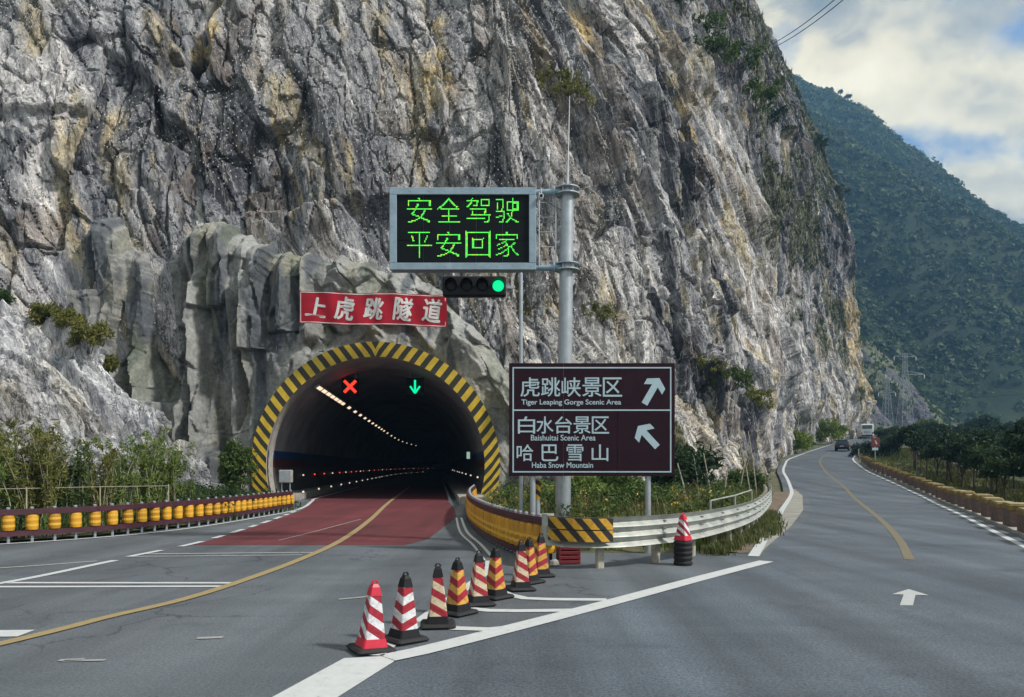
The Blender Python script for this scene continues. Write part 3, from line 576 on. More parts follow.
DF = DF - .05 * (1 - sstep(0, .05, e3)) - np.where(wv > .5, .07, .15) * (1 - sstep(0, .06, np.where(wv > .5, e1, e2)))
DF = DF + (fbm(FX / .35, FZ / .35, 49, 4) - .5) * .10 + (fbm((FX + FZ * .3) / .25, (FZ - FX * .3) / .9, 50, 3) - .5) * .09
def slab(x0, x1, y0, y1, d, sl=0.):
    a = FX + sl * (FZ - Zp(y1)); return d * (sstep(Xp(x0) - .05, Xp(x0) + .12, a) * (1 - sstep(Xp(x1) - .12, Xp(x1) + .05, a))) * (sstep(Zp(y1) - .04, Zp(y1) + .04, FZ) * (1 - sstep(Zp(y0) - .6, Zp(y0) + .6, FZ)))
DF = DF + slab(183, 221, 206, 303, .55) + slab(226, 262, 240, 348, .5, .1) + slab(165, 182, 225, 322, .35) - slab(135, 172, 262, 400, .7, -.1) + slab(262, 300, 262, 330, .35, .25)
DF = DF + .55 * sstep(4, 0, FZ) * sstep(-12.5, -16, FX)
tz = topz[:, None]; over = np.maximum(0, FZ - tz)
edge = sstep(.55, 0, tz - FZ)
DF = DF - edge * .35
cx0, rr0 = -6.7, np.sqrt((FX + 6.7) ** 2 + (FZ - 1.7) ** 2)
DF = DF * (.25 + .75 * sstep(6.0, 7.4, rr0)) + .25 * sstep(7.2, 6.0, rr0)
YF = 36.95 - DF + sstep(-21.5, -22.4, FX) * 1.6 + over * 2.2 + np.maximum(0, FZ - 8) * .05
st = fbm(FX / .55, FZ / 5., 461, 5, .6); s2 = fbm(FX / .9 + 5, FZ / 6., 471, 4); s3 = fbm(FX / 3, FZ / 3, 481, 4)
CF = np.zeros(FX.shape + (3,), np.float32) + np.array((.235, .24, .235), np.float32)
CF = CF * (1.0 + (st - .5)[..., None] * 1.3); CF = mixc(CF, (.28, .265, .19), sstep(.55, .72, s2) * .5); CF = mixc(CF, (.34, .35, .35), sstep(.55, .72, s3) * .6)
CF = mixc(CF, (.052, .066, .088), sstep(.53, .63, fbm(FX / .6 + 30, FZ / 4.5, 491, 4)) * .75); CF = mixc(CF, (.15, .175, .115), sstep(.57, .70, fbm(FX / .8 + 70, FZ / 3.5, 495, 4)) * .45); CF = CF * (.75 + .5 * fbm(FX / .18, FZ / .3, 497, 4, .65))[..., None]
Pf = np.stack([FX, YF, FZ], -1); keep = ((rr0 > 5.75) & (FZ < tz + 1.1)); kf = keep[:-1, :-1] & keep[1:, 1:] & keep[:-1, 1:] & keep[1:, :-1]
o = np_obj('rock_facing', Pf.reshape(-1, 3) - np.array((-6.7, 37, 0)), grid_faces(len(fx_), len(fz_))[kf.reshape(-1)], M['shot'], tp, col=CF.reshape(-1, 3))
# striped arch ring: every slanting stripe is a facet band of the ring
R0, R1 = 5.36, 6.10; a_base = math.asin(1.75 / 5.9); yf, yk = -.72, .3
nst = 92; t_ = np.linspace(-.14, 1.09, nst // 2 + 1); rb = MB()
def rp(side, t, f, y):                       # t 0 at the foot .. 1 at the crown, f 0 inner .. 1 outer; the stripes keep one slant, mirrored at the crown
    th = -a_base + t * (math.pi / 2 + a_base); sh = (f - .5) * (R1 - R0) * math.tan(max(-1.0, min(1.0, math.radians(52) - th))) / 5.8
    a = min(max(th + sh, -a_base), math.pi / 2); r = R0 + (R1 - R0) * f
    return (side * r * math.cos(a), y, 1.7 + r * math.sin(a))
for side in (-1, 1):
    for i in range(nst // 2):
        vs = []
        for f in (0, .5, 1):
            for t in (t_[i], t_[i + 1]): vs.append(rp(side, t, f, yf))
        if (Vector(vs[0]) - Vector(vs[1])).length + (Vector(vs[4]) - Vector(vs[5])).length < .02: continue
        bk = [rp(side, t_[i], 1, yk), rp(side, t_[i + 1], 1, yk), rp(side, t_[i], 0, yk), rp(side, t_[i + 1], 0, yk)]
        q = [(0, 1, 3, 2), (2, 3, 5, 4), (4, 5, 7, 6), (1, 0, 8, 9)]
        if side < 0: q = [f[::-1] for f in q]
        rb.add(vs + bk, q[:3], i % 2); rb.add(vs + bk, q[3:], 2)
rb.build('arch_ring', [M['ring_yellow'], M['ring_black'], M['concrete']], tp)
# lining and roadway inside
ys = np.concatenate([np.arange(36.4, 60, 1.0), np.arange(60, 236, 3.0)]); av = np.linspace(-.33, math.pi + .33, 49)
YY, AA = np.meshgrid(ys, av, indexing='ij'); P = np.stack([tcx(YY) + 5.4 * np.cos(AA), YY, 1.7 + 5.4 * np.sin(AA)], -1)
Fs = grid_faces(len(ys), len(av)); zc = P[:-1, :-1, 2].reshape(-1) * .5 + P[1:, 1:, 2].reshape(-1) * .5
mi = np.where(zc > 2.35, 0, np.where(zc > 1.85, 1, np.where(zc > 1.45, 2, 3)))
np_obj('lining', P.reshape(-1, 3) - np.array((-6.7, 37, 0)), Fs, [M['lining'], M['blue_band'], M['red_band'], M['lining_low']], tp, smooth=True, midx=mi)
mb = MB(); c = tcx(235.); mb.add([(c - 7 + 6.7, 198, -1), (c + 7 + 6.7, 198, -1), (c + 7 + 6.7, 198, 8), (c - 7 + 6.7, 198, 8)], [(0, 1, 2, 3)]); mb.build('added_daylight_stop', M['lining'], tp)  # added cap closing the unseen far end of the tube to keep daylight out
for sgn in (-1, 1):
    kb = MB(); yy = np.concatenate([[33.2], np.arange(36, 60, 2), np.arange(60, 236, 5)]); xs = tcx(yy) + sgn * 3.95; xo = tcx(yy) + sgn * 5.25
    for i in range(len(yy) - 1):
        q = [(xs[i] + 6.7, yy[i] - 37, 0), (xs[i + 1] + 6.7, yy[i + 1] - 37, 0), (xs[i + 1] + 6.7, yy[i + 1] - 37, .3), (xs[i] + 6.7, yy[i] - 37, .3), (xo[i] + 6.7, yy[i] - 37, .3), (xo[i + 1] + 6.7, yy[i + 1] - 37, .3)]
        kb.add(q, [(0, 1, 2, 3), (3, 2, 5, 4)])
    kb.add([(xs[0] + 6.7, yy[0] - 37, 0), (xo[0] + 6.7, yy[0] - 37, 0), (xo[0] + 6.7, yy[0] - 37, .3), (xs[0] + 6.7, yy[0] - 37, .3)], [(0, 1, 2, 3)])
    kb.build('walkway', M['concrete'], tp)
ty = np.concatenate([np.arange(37.4, 60, 1.), np.arange(60, 236, 3.)])
V, Fs = sheet('', np.stack([tcx(ty) - 5.3, ty], 1), np.stack([tcx(ty) + 5.3, ty], 1), 4, -.001, None); V[:, 2] = -.001
struct(np_obj('tunnel_road', V, Fs, M['tunnel_road']))
stripe('tunnel_edge_line', [(tcx(y) + 3.6, y) for y in (37, 60, 90, 130, 170)], .14, W, .012)

def box_part(name, c, d, m, parent, bev=0., rz=0.): return MB().box(c, d, 0, rz, bev).build(name, m, parent)
# tunnel lamps along the left of the vault
lp = empty('tunnel_lamp', (0, 0, 0), 'lit strip lamp in the row along the left of the tunnel vault', 'lamp', 'tunnel ceiling lamps')
box_part('housing', (0, 0, .05), (.3, 1.3, .1), M['steel'], lp); box_part('diffuser', (0, 0, -.012), (.2, 1.15, .03), M['lamp_warm'], lp)
aL = math.atan2(4.25, -3.35)
yl_ = list(np.arange(39, 50, 1.6)) + list(np.arange(52, 90, 3.8)) + list(np.arange(92, 150, 8))
for i, y in enumerate(yl_):
    q = lp if i == 0 else copy_tree(lp); q.location = (tcx(y) + 5.22 * math.cos(aL), y, 1.7 + 5.22 * math.sin(aL)); q.rotation_euler = (0, -(math.pi / 2 - (math.pi - aL)) * .9, math.atan(.1))
def stud_proto(name, label, group, m):
    q = empty(name, (0, 0, 0), label, 'reflector', group)
    MB().box((0, 0, 0), (.05, .10, .14), 0, 0, .015).build('holder', M['black'], q)
    MB().lathe((0, 0, 0), [(.0, -.02), (.055, -.018), (.055, .018), (.0, .02)], 10).build('lens', m, q).rotation_euler = (math.pi / 2, 0, 0)
    q.children[1].location = (0, -.065, 0); return q
wr = stud_proto('wall_reflector', 'small red reflector on the left wall inside the tunnel', 'red reflectors on the left tunnel wall', M['stud_red'])
ww = stud_proto('wall_reflector', 'small white reflector on the left wall inside the tunnel', 'white reflectors on the left tunnel wall', M['stud_white'])
wk = stud_proto('kerb_reflector', 'small white reflector on the left kerb inside the tunnel', 'reflectors on the left tunnel kerb', M['stud_white'])
wq = stud_proto('wall_reflector', 'small white reflector on the right wall inside the tunnel', 'reflectors on the right tunnel wall', M['stud_white'])
used = set()
def put(proto, loc):
    q = proto if proto.name not in used else copy_tree(proto); used.add(proto.name); q.location = loc
for i, y in enumerate(list(np.arange(41, 80, 4.2)) + list(np.arange(82, 190, 7))):
    put(wr if i % 5 in (0, 2, 3) else ww, (tcx(y) - 5.2, y, 1.15))
    if i % 2 == 0: put(wq, (tcx(y) + 5.2, y, 1.08))
for y in list(np.arange(38, 90, 5)) + list(np.arange(92, 170, 9)): put(wk, (tcx(y) - 3.9, y, .38))
# lane signals
def lane_signal(px, kind):
    Y = 41.; x = (px - 512) / F * Y; z = H + (HY - 386.5) / F * Y
    q = empty('lane_signal', (x, Y, z), 'lit red cross lane signal hanging in the tunnel mouth' if kind == 'x' else 'lit green arrow lane signal pointing down in the tunnel mouth', 'signal', 'lane signals under the tunnel vault')
    box_part('housing', (0, .1, 0), (.95, .16, .95), M['black'], q, .03)
    for s in (-.3, .3): MB().tube([(s, .1, .47), (s, .1, 1.1 if kind == 'v' else .8)], .025, 6).build('hanger', M['steel'], q)
    mb = MB()
    def bar(a, b, wd=.1):
        a = np.array(a); b = np.array(b); d = (b - a) / np.linalg.norm(b - a); n = np.array([-d[1], d[0]]) * wd / 2
        k = [a - n, b - n, b + n, a + n]; mb.add([(p[0], -.008, p[1]) for p in k] + [(p[0], .02, p[1]) for p in k], [(0, 1, 2, 3), (0, 4, 5, 1), (1, 5, 6, 2), (2, 6, 7, 3), (3, 7, 4, 0)])
    if kind == 'x': bar((-.32, -.32), (.32, .32), .15); bar((-.32, .32), (.32, -.32), .15)
    else: bar((0, .36), (0, -.33), .11); bar((0, -.37), (-.27, .02), .1); bar((0, -.37), (.27, .02), .1)
    mb.build('cross' if kind == 'x' else 'arrow', M['lane_red'] if kind == 'x' else M['lane_green'], q)
lane_signal(350, 'x'); lane_signal(415, 'v')
# little signs on the tunnel walls
q = empty('exit_sign', (tcx(45.) + 4.85, 45, 2.35), 'small pale green lit sign on the right tunnel wall', 'sign')
box_part('case', (0, .05, 0), (.3, .08, .55), M['black'], q, .02); box_part('face', (0, .006, 0), (.2, .02, .42), mat('exit_sign_face', (.2, .4, .3), .5, emit=(.5, .75, .6), es=.35), q)
q = empty('wall_cabinet', (-11.0, 36.0, .75), 'pale grey metal cabinet fixed at the left foot of the tunnel arch', 'cabinet')
box_part('case', (0, 0, .45), (.62, .3, .62), M['concrete'], q, .03); box_part('door', (.0, -.158, .45), (.54, .02, .54), M['steel'], q, .006); MB().tube([(-.2, 0, -.6), (-.2, 0, .14)], .03, 6).build('leg', M['steel'], q); MB().tube([(.2, 0, -.6), (.2, 0, .14)], .03, 6).build('leg', M['steel'], q)

# ------------------------------------------------------------------ lettering
def text_obj(s, x0, x1, z0, z1, y, m, parent, name='lettering', bold=.0, shear=0., thin=0.):
    """characters fitted to a rectangle in the plane facing the road"""
    cu = bpy.data.curves.new(name, 'FONT'); cu.body = s; cu.offset = -thin; cu.shear = shear
    o = bpy.data.objects.new(name, cu); COL.objects.link(o)
    dg = bpy.context.evaluated_depsgraph_get(); me = bpy.data.meshes.new_from_object(o.evaluated_get(dg)); bpy.data.objects.remove(o)
    n = len(me.vertices); a = np.zeros(n * 3, np.float32); me.vertices.foreach_get('co', a); a = a.reshape(-1, 3)
    lo, hi = a.min(0), a.max(0)
    b = np.stack([x0 + (a[:, 0] - lo[0]) / (hi[0] - lo[0]) * (x1 - x0), np.full(n, y), z0 + (a[:, 1] - lo[1]) / (hi[1] - lo[1]) * (z1 - z0)], 1)
    if m is None: 
        f = [tuple(p.vertices) for p in me.polygons]; bpy.data.meshes.remove(me); return b, f
    Fs = [tuple(p.vertices) for p in me.polygons]; bpy.data.meshes.remove(me); mb = MB(); k_ = bold * (z1 - z0)
    for j, (ox, oz) in enumerate(((0, 0), (1, 0), (-1, 0), (0, .8), (0, -.8)) if bold else ((0, 0),)):
        mb.add([(p[0] + ox * k_, p[1] - .0004 * j, p[2] + oz * k_) for p in b], Fs)
    return mb.build(name, m, parent)

# LED message board on its mast
YV = 15.8; k = YV / F
mast = empty('sign_mast', ((565 - 512) * 16.1 / F, 16.1, 0), 'tall round galvanised mast carrying the green message board', 'mast')
mb = MB(); mb.tube([(-.06, 0, -.05), (0, 0, 4), (.05, 0, 7.62)], [.175, .155, .14], 20); mb.build('pole', M['steel'], mast, True)
MB().lathe((.05, 0, 7.6), [(.15, 0), (.15, .03), (.05, .07), (.02, .1)], 16).build('cap', M['steel'], mast)
MB().tube([(.05, 0, 7.7), (.06, 0, 8.2), (.1, 0, 9.75)], [.03, .018, .008], 6).build('lightning_rod', M['steel'], mast)
MB().box((-.06, 0, .03), (.6, .6, .06), 0, 0, .01).build('base_plate', M['steel'], mast)
zA, zB = H + (HY - 187) * k, H + (HY - 264) * k
vb = empty('message_board', ((463 - 512) * k, YV, H + (HY - 229.5) * k), 'message board with green LED characters in a pale blue frame', 'message board')
for zz in (zA, zB):
    cl = MB(); cl.lathe((.05, 0, zz - .07), [(.16, 0), (.27, 0), (.27, .025), (.16, .025)], 18); cl.lathe((.05, 0, zz + .06), [(.16, 0), (.27, 0), (.27, .025), (.16, .025)], 18); cl.lathe((.05, 0, zz - .04), [(.165, 0), (.165, .1)], 18)
    for a in range(6): cl.box((.05 + .22 * math.cos(a * 1.047), .22 * math.sin(a * 1.047), zz + .01), (.02, .02, .12))
    cl.build('clamp', M['steel'], mast)
    xa_, xb_ = (536 - 512) * k - mast.location.x, -.1
    MB().tube([(xa_, 0, zz), (xb_ - .2, 0, zz), (xb_, 0, zz)], [.055, .075, .11], 12).build('arm', M['blue_steel'], mast, True)
    MB().lathe((0, 0, 0), [(.13, -.015), (.13, .015)], 14).build('flange', M['blue_steel'], mast).matrix_local = Matrix.Translation((xb_ - .14, 0, zz)) @ Matrix.Rotation(math.pi / 2, 4, 'Y')
wv_, hv_ = 146 * k, 82 * k; fr = 7 * k
MB().box((0, .14, 0), (wv_ - .04, .26, hv_ - .04)).build('case', M['blue_steel'], vb)
mb = MB()
mb.box((0, -.02, hv_ / 2 - fr / 2), (wv_, .10, fr), 0, 0, .008).box((0, -.02, -hv_ / 2 + fr / 2), (wv_, .10, fr), 0, 0, .008).box((-wv_ / 2 + fr / 2, -.021, 0), (fr, .10, hv_ - 2 * fr), 0, 0, .008).box((wv_ / 2 - fr / 2, -.021, 0), (fr, .10, hv_ - 2 * fr), 0, 0, .008)
mb.build('frame', M['blue_steel'], vb)
for a in range(5):
    for b in range(3):
        ww_, hh_ = (wv_ - 2 * fr) / 5, (hv_ - 2 * fr) / 3; MB().box((-wv_ / 2 + fr + ww_ * (a + .5), -.005, -hv_ / 2 + fr + hh_ * (b + .5)), (ww_ - .008, .03, hh_ - .008)).build('display_module', M['screen'], vb)
for a in range(9):
    for z_ in (hv_ / 2 - fr / 2, -hv_ / 2 + fr / 2): MB().tube([(-wv_ / 2 + .1 + a * (wv_ - .2) / 8, -.068, z_), (-wv_ / 2 + .1 + a * (wv_ - .2) / 8, -.078, z_)], .012, 6).build('bolt', M['steel'], vb)
rg = np.random.default_rng(5)
led = MB()
def led_line(s, x0, x1, y0, y1):
    n = 24; cw = (x1 - x0) / 4.0; 
    for i, ch in enumerate(s):
        V, Fs = text_obj(ch, 0.5, 22.5, 0.6, 22.4, 0, None, None, thin=.014); pts = V[:, [0, 2]]
        gxx, gzz = np.meshgrid(np.arange(23) + .5, np.arange(23) + .5, indexing='ij'); hit = np.zeros(gxx.shape, bool)
        for f in Fs:
            P3 = pts[list(f)]
            for t in range(1, len(f) - 1):
                a, b, c = P3[0], P3[t], P3[t + 1]
                d = (b[0] - a[0]) * (c[1] - a[1]) - (b[1] - a[1]) * (c[0] - a[0])
                if abs(d) < 1e-9: continue
                u = ((gxx - a[0]) * (c[1] - a[1]) - (gzz - a[1]) * (c[0] - a[0])) / d; v = ((b[0] - a[0]) * (gzz - a[1]) - (b[1] - a[1]) * (gxx - a[0])) / d
                hit |= (u >= -.02) & (v >= -.02) & (u + v <= 1.02)
        xs = x0 + i * cw; px_ = (cw * .86) / 23; pz = (y1 - y0) / 23
        for (p, q_) in zip(*np.nonzero(hit)):
            x = xs + (p + .5) * px_; z = y0 + (q_ + .5) * pz; r = .43
            led.add([(x - r * px_, -.022, z - r * pz), (x + r * px_, -.022, z - r * pz), (x + r * px_, -.022, z + r * pz), (x - r * px_, -.022, z + r * pz)], [(0, 1, 2, 3)], 1 if rg.random() < .12 else 0)
vx, vz = lambda px: (px - 463) * k, lambda y: (229.5 - y) * k
led_line('安全驾驶', vx(407), vx(524), vz(224), vz(197)); led_line('平安回家', vx(407), vx(524), vz(258), vz(231))
led.build('led_characters', [M['led'], M['led_yellow']], vb)
# ladder and lamp between board and mast
q = empty('ladder', ((547 - 512) * k, YV + .25, zB), 'thin steel ladder between the message board and the mast', 'ladder')
MB().tube([(-.16, 0, 0), (-.16, 0, 1.62)], .015, 6).build('rail', M['steel'], q); MB().tube([(.2, 0, 0), (.2, 0, 1.62)], .015, 6).build('rail', M['steel'], q)
for j in range(5): MB().tube([(-.16, 0, .12 + j * .32), (.2, 0, .12 + j * .32)], .012, 6).build('rung', M['steel'], q)
q = empty('camera_unit', ((541 - 512) * k, YV - .05, zA - .22), 'small white surveillance camera beside the message board', 'camera')
MB().tube([(0, .12, 0), (0, -.1, -.02)], [.05, .055], 10).build('housing', M['white_paint'], q); MB().tube([(0, -.1, -.02), (0, -.112, -.021)], .035, 10).build('lens', M['black'], q); MB().tube([(0, .05, .05), (0, .05, .2)], .015, 6).build('bracket', M['steel'], q)
MB().tube([(.02, .05, .0), (.32, .3, -.12), (.5, .32, -.2)], .008, 5).build('cable', M['cable'], q)
# lane traffic light on its own thin pole
YT = 15.3; k2 = YT / F
q = empty('traffic_light', ((521 - 512) * k2, YT, 0), 'black four-lens traffic light with its rightmost lens lit green', 'traffic light')
MB().tube([(0, 0, -.05), (0, 0, H + (HY - 273) * k2)], .04, 12).build('pole', M['steel'], q, True)
hx, hz = (474.5 - 521) * k2, H + (HY - 287) * k2
MB().box((hx, 0, hz), (63 * k2, .2, 20 * k2), 0, 0, .03).build('housing', M['black'], q)
MB().box((hx + .68, .02, hz), (.32, .05, .06)).build('bracket', M['steel'], q)
for j in range(4):
    lx = hx + (-23 + 15.6 * j) * k2; r = .118
    MB().lathe((0, 0, 0), [(r, 0), (r * .8, .03), (.0, .045)], 20).build('lens', M['lamp_green'] if j == 3 else mat('unlit_lens', (.012, .010, .013), .4, var=.2, spec=.2), q).matrix_local = Matrix.Translation((lx, -.10, hz)) @ Matrix.Rotation(math.pi / 2, 4, 'X')
    vs = []; n = 12
    for a in range(n + 1):
        t = math.radians(-15) + math.radians(210) * a / n; vs += [(lx + (r + .012) * math.cos(t), -.101, hz + (r + .012) * math.sin(t)), (lx + (r + .012) * math.cos(t), -.28 + .05 * abs(math.cos(t)), hz + (r + .012) * math.sin(t))]
    MB().add(vs, [(2 * a, 2 * a + 1, 2 * a + 3, 2 * a + 2) for a in range(n)]).build('visor', M['black'], q)
# brown direction sign
YS = 14.3; ks = YS / F; sx = lambda px: (px - 592) * ks; szz = lambda y: H + (HY - y) * ks
q = empty('direction_sign', ((592 - 512) * ks, YS, 0), 'large dark brown direction sign with white characters and two arrows', 'road sign')
for xa2, xb2 in ((509, 563.4), (563.6, 617.4), (617.6, 675)): MB().box(((sx(xa2) + sx(xb2)) / 2, .03, (szz(363) + szz(476)) / 2), ((xb2 - xa2) * ks, .035, 113 * ks), 0, 0, .004).build('panel', M['sign_brown'], q)
for px in (533, 649): MB().tube([(sx(px), .10, -.05), (sx(px), .10, szz(366))], .055, 14).build('post', M['steel'], q, True)
for y in (385, 440): MB().box((0, .056, szz(y)), (150 * ks, .015, .06)).build('crossbar', M['steel'], q)
mb = MB(); yb_ = .008
def fl(x0, x1, y0, y1): mb.add([(x0, yb_, y1), (x1, yb_, y1), (x1, yb_, y0), (x0, yb_, y0)], [(0, 1, 2, 3)])
a0, a1, b0, b1 = sx(512.5), sx(671.5), szz(367), szz(472.5); t = .026
fl(a0, a1, b0, b0 - t); fl(a0, a1, b1 + t, b1); fl(a0, a0 + t, b0 - t, b1 + t); fl(a1 - t, a1, b0 - t, b1 + t); fl(a0 + t, a1 - t, szz(409.4), szz(410.8))
mb.build('border', M['sign_white'], q)
def row(s, x0, x1, y0, y1, bold=.009, nm='lettering'):
    n = len(s); w_ = (x1 - x0)
    for i, ch in enumerate(s):
        c = x0 + w_ * (i + .0) / (n - 1) if n > 1 else x0
        text_obj(ch, sx(c - (y1 - y0) * .5), sx(c + (y1 - y0) * .5), szz(y1), szz(y0), .007, M['sign_white'], q, 'character', bold)
row('虎跳峡景区', 530, 612.5, 377.5, 396.5); row('白水台景区', 526.5, 600.5, 416.5, 433.5); row('哈巴雪山', 525, 600, 444.5, 461)
text_obj('Tiger Leaping Gorge Scenic Area', sx(521.5), sx(621), szz(406), szz(399.5), .007, M['sign_white'], q, 'english_lettering', .022)
text_obj('Baishuitai Scenic Area', sx(531), sx(595.5), szz(440.5), szz(434.8), .007, M['sign_white'], q, 'english_lettering', .022)
text_obj('Haba Snow Mountain', sx(532), sx(593), szz(467.8), szz(462.3), .007, M['sign_white'], q, 'english_lettering', .022)
def arrow(tail, head, wd=6.5):
    tail = np.array(tail, float); head = np.array(head, float); d = head - tail; Lh = np.linalg.norm(d); d /= Lh; n = np.array([-d[1], d[0]])
    pts = [tail + n * wd / 2, tail + d * (Lh - 9) + n * wd / 2, tail + d * (Lh - 13) + n * 10.5, tail + d * (Lh - 6.5) + n * 10.5, head, tail + d * (Lh - 6.5) - n * 10.5, tail + d * (Lh - 13) - n * 10.5, tail + d * (Lh - 9) - n * wd / 2, tail - n * wd / 2]
    m_ = MB(); V = [(sx(p[0]), .007, szz(p[1])) for p in pts]
    m_.add(V, [(0, 1, 4, 7, 8), (1, 2, 3, 4), (4, 5, 6, 7)]); m_.build('arrow', M['sign_white'], q)
arrow((644.5, 404), (659.5, 378)); arrow((657.5, 447), (638, 426))
# tunnel name banner
YBn = 35.3; kb_ = YBn / F; q = empty('name_banner', ((373 - 512) * kb_, YBn, H + (HY - 309) * kb_), 'red cloth banner with five white characters above the tunnel arch', 'banner')
nx_, nz_ = 40, 10; U, Vv = np.meshgrid(np.linspace(-.5, .5, nx_), np.linspace(-.5, .5, nz_), indexing='ij')
def ban(u, v, dy=0.): 
    return np.stack([u * 148 * kb_, dy - .05 * np.sin(u * 17) * (.4 + v) - .03 * np.sin(u * 40 + v * 3), (v * 32 - u * 3.5 + .5 * np.sin(u * 11)) * kb_], -1)
P = np.concatenate([ban(U, Vv).reshape(-1, 3), ban(U, Vv, .03).reshape(-1, 3)]); f_ = grid_faces(nx_, nz_)
np_obj('cloth', P, np.vstack([f_, f_[:, ::-1] + nx_ * nz_]), M['banner'], q, True)
mb = MB()
for v0, v1 in ((.455, .48), (-.48, -.455)):
    for i in range(30):
        u0, u1 = -.49 + i * .98 / 30, -.49 + (i + 1) * .98 / 30; mb.add([ban(u0, v0, -.006), ban(u1, v0, -.006), ban(u1, v1, -.006), ban(u0, v1, -.006)], [(0, 1, 2, 3)])
for u0, u1 in ((-.492, -.487), (.487, .492)): mb.add([ban(u0, -.455, -.006), ban(u1, -.455, -.006), ban(u1, .455, -.006), ban(u0, .455, -.006)], [(0, 1, 2, 3)])
mb.build('edging', M['banner_white'], q)
for i, ch in enumerate('上虎跳隧道'):
    o = text_obj(ch, 0, 1, 0, 1, 0, M['banner_white'], q, 'character', .03, .18)
    n = len(o.data.vertices); a = np.zeros(n * 3, np.float32); o.data.vertices.foreach_get('co', a); a = a.reshape(-1, 3)
    cc = -.39 + i * .197; hh = (.30, .36, .33, .36, .36)[i]; b = ban(cc + (a[:, 0] - .5) * .135, (a[:, 2] - .5) * hh * 2 + .01 - .06 * (a[:, 0] - .5), -.014 + a[:, 1]); o.data.vertices.foreach_set('co', b.astype(np.float32).ravel()); o.data.update()
for sxx in (-.49, .49):
    for szv in (-.47, .47):
        p = ban(sxx, szv); MB().tube([tuple(p), (p[0] * 1.02, 1.6, p[2] + .2 * np.sign(szv))], .012, 5).build('tie_rope', M['wire'], q)

# ------------------------------------------------------------------ roadside barriers
def rail_strip(mb, p, prof, mi=0, z0=None):
    """sweep a (offset, height) profile along a plan path"""
    n, d = normals2(p); k = len(prof); V = []
    for i in range(len(p)):
        zg = zat(*p[i])
        for o_, z_ in prof: V.append((p[i][0] + n[i][0] * o_, p[i][1] + n[i][1] * o_, zg + z_))
    mb.add(V, [(i * k + j, i * k + (j + 1) % k, (i + 1) * k + (j + 1) % k, (i + 1) * k + j) for i in range(len(p) - 1) for j in range(k)] + [tuple(range(k)), tuple((len(p) - 1) * k + j for j in range(k - 1, -1, -1))], mi)
def roller_barrier(path, step, label, rh=.36, zr=.262, zlow=.15):
    t = empty('roller_barrier', (0, 0, 0), label, 'safety barrier', 'roller barriers beside the tunnel road')
    p = resample(path, .4)
    for z0, z1, o_ in ((.62 + (rh > .4) * .06, .74 + (rh > .4) * .06, .09), (zlow, zlow + .11, .09)):
        mb = MB(); rail_strip(mb, p, [(-o_, z0), (o_, z0), (o_, z1), (-o_, z1)]); mb.build('rail', M['maroon'], t)
    c = resample(path, step); rm = None
    for i, (x, y) in enumerate(c):
        if rm is None:
            rm = MB().lathe((0, 0, 0), [(.05, 0), (.115, .015), (.125, .05), (.125, rh - .05), (.115, rh - .015), (.05, rh)], 14).build('roller', M['roller'], t, True)
            bm_ = MB().lathe((0, 0, 0), [(.1265, .09), (.1275, .10), (.1275, .135), (.1265, .145)], 14).build('reflective_band', M['roller_band'], rm); b2_ = bm_.copy(); COL.objects.link(b2_); b2_.parent = rm; b2_.location = (0, 0, .13)
            pm = MB().lathe((0, 0, 0), [(.035, -.05), (.035, .76 + (rh > .4) * .06), (.042, .76 + (rh > .4) * .06), (.042, .775 + (rh > .4) * .06), (.02, .79 + (rh > .4) * .06)], 8).build('post', M['steel'], t)
            r_, po = rm, pm
        else:
            r_ = copy_tree(rm, t); po = pm.copy(); COL.objects.link(po); po.parent = t
        zg = zat(x, y); r_.location = (x, y, zg + zr); po.location = (x, y, zg)
    bx = resample(path, step * 2)
    return t
roller_barrier(BARL, .45, 'yellow roller barrier with maroon rails along the left side of the tunnel road')
roller_barrier(BARR, .33, 'curved yellow roller barrier between the tunnel road and the planted verge', .50, .175, .06)
mb = None
gr = empty('guardrail', (0, 0, 0), 'pale galvanised corrugated guardrail curving along the verge beside the right road', 'guardrail')
rp_ = resample(RAIL, .25)
zb, zt = .36, .86; hh = zt - zb; prof = []
for i in range(19):
    f = i / 18; prof.append((.045 + .04 * math.cos(f * 6 * math.pi), zb + hh * f))
prof = prof + [(o_ - .012, z_) for o_, z_ in reversed(prof)]
mb = MB(); rail_strip(mb, rp_, prof); mb.build('beam', M['rail'], gr, True)
for j, (x, y) in enumerate(resample(RAIL[2:], 1.35)):
    n_ = normals2(rp_)[0][np.argmin(((rp_ - (x, y)) ** 2).sum(1))]; c = (x - n_[0] * .14, y - n_[1] * .14); a = math.atan2(n_[1], n_[0])
    box_part('post', (c[0], c[1], zat(*c) + .33), (.11, .13, .86), M['conc_post'], gr, .02, a)
    for zz in (.47, .61, .75): MB().tube([(x + n_[0] * .02, y + n_[1] * .02, zat(x, y) + zz), (x + n_[0] * .085, y + n_[1] * .085, zat(x, y) + zz)], .018, 6).build('bolt', M['steel'], gr)
ep = resample(RAIL[:4], .1); ep = ep[2:14]; mb = MB(); rail_strip(mb, ep, [(.10, .46), (.122, .46), (.122, .64), (.10, .64)]); rail_strip(mb, ep, [(.10, .66), (.122, .66), (.122, .84), (.10, .84)]); mb.build('hazard_sheet', M['chevron'], gr)
MB().tube([tuple(rp_[0]) + (zb - .02,), tuple(rp_[0]) + (zt + .02,)], .11, 14).build('end_wing', M['rail'], gr, True)
hr = empty('handrail', (0, 0, 0), 'thin pale pipe handrail behind the corrugated guardrail', 'handrail')
pts = [(4.1, 15.3), (5.3, 17.6), (6.8, 21)]; MB().tube([(x, y, .98 + .02 * i) for i, (x, y) in enumerate(pts)], .018, 8).build('rail', M['rail'], hr)
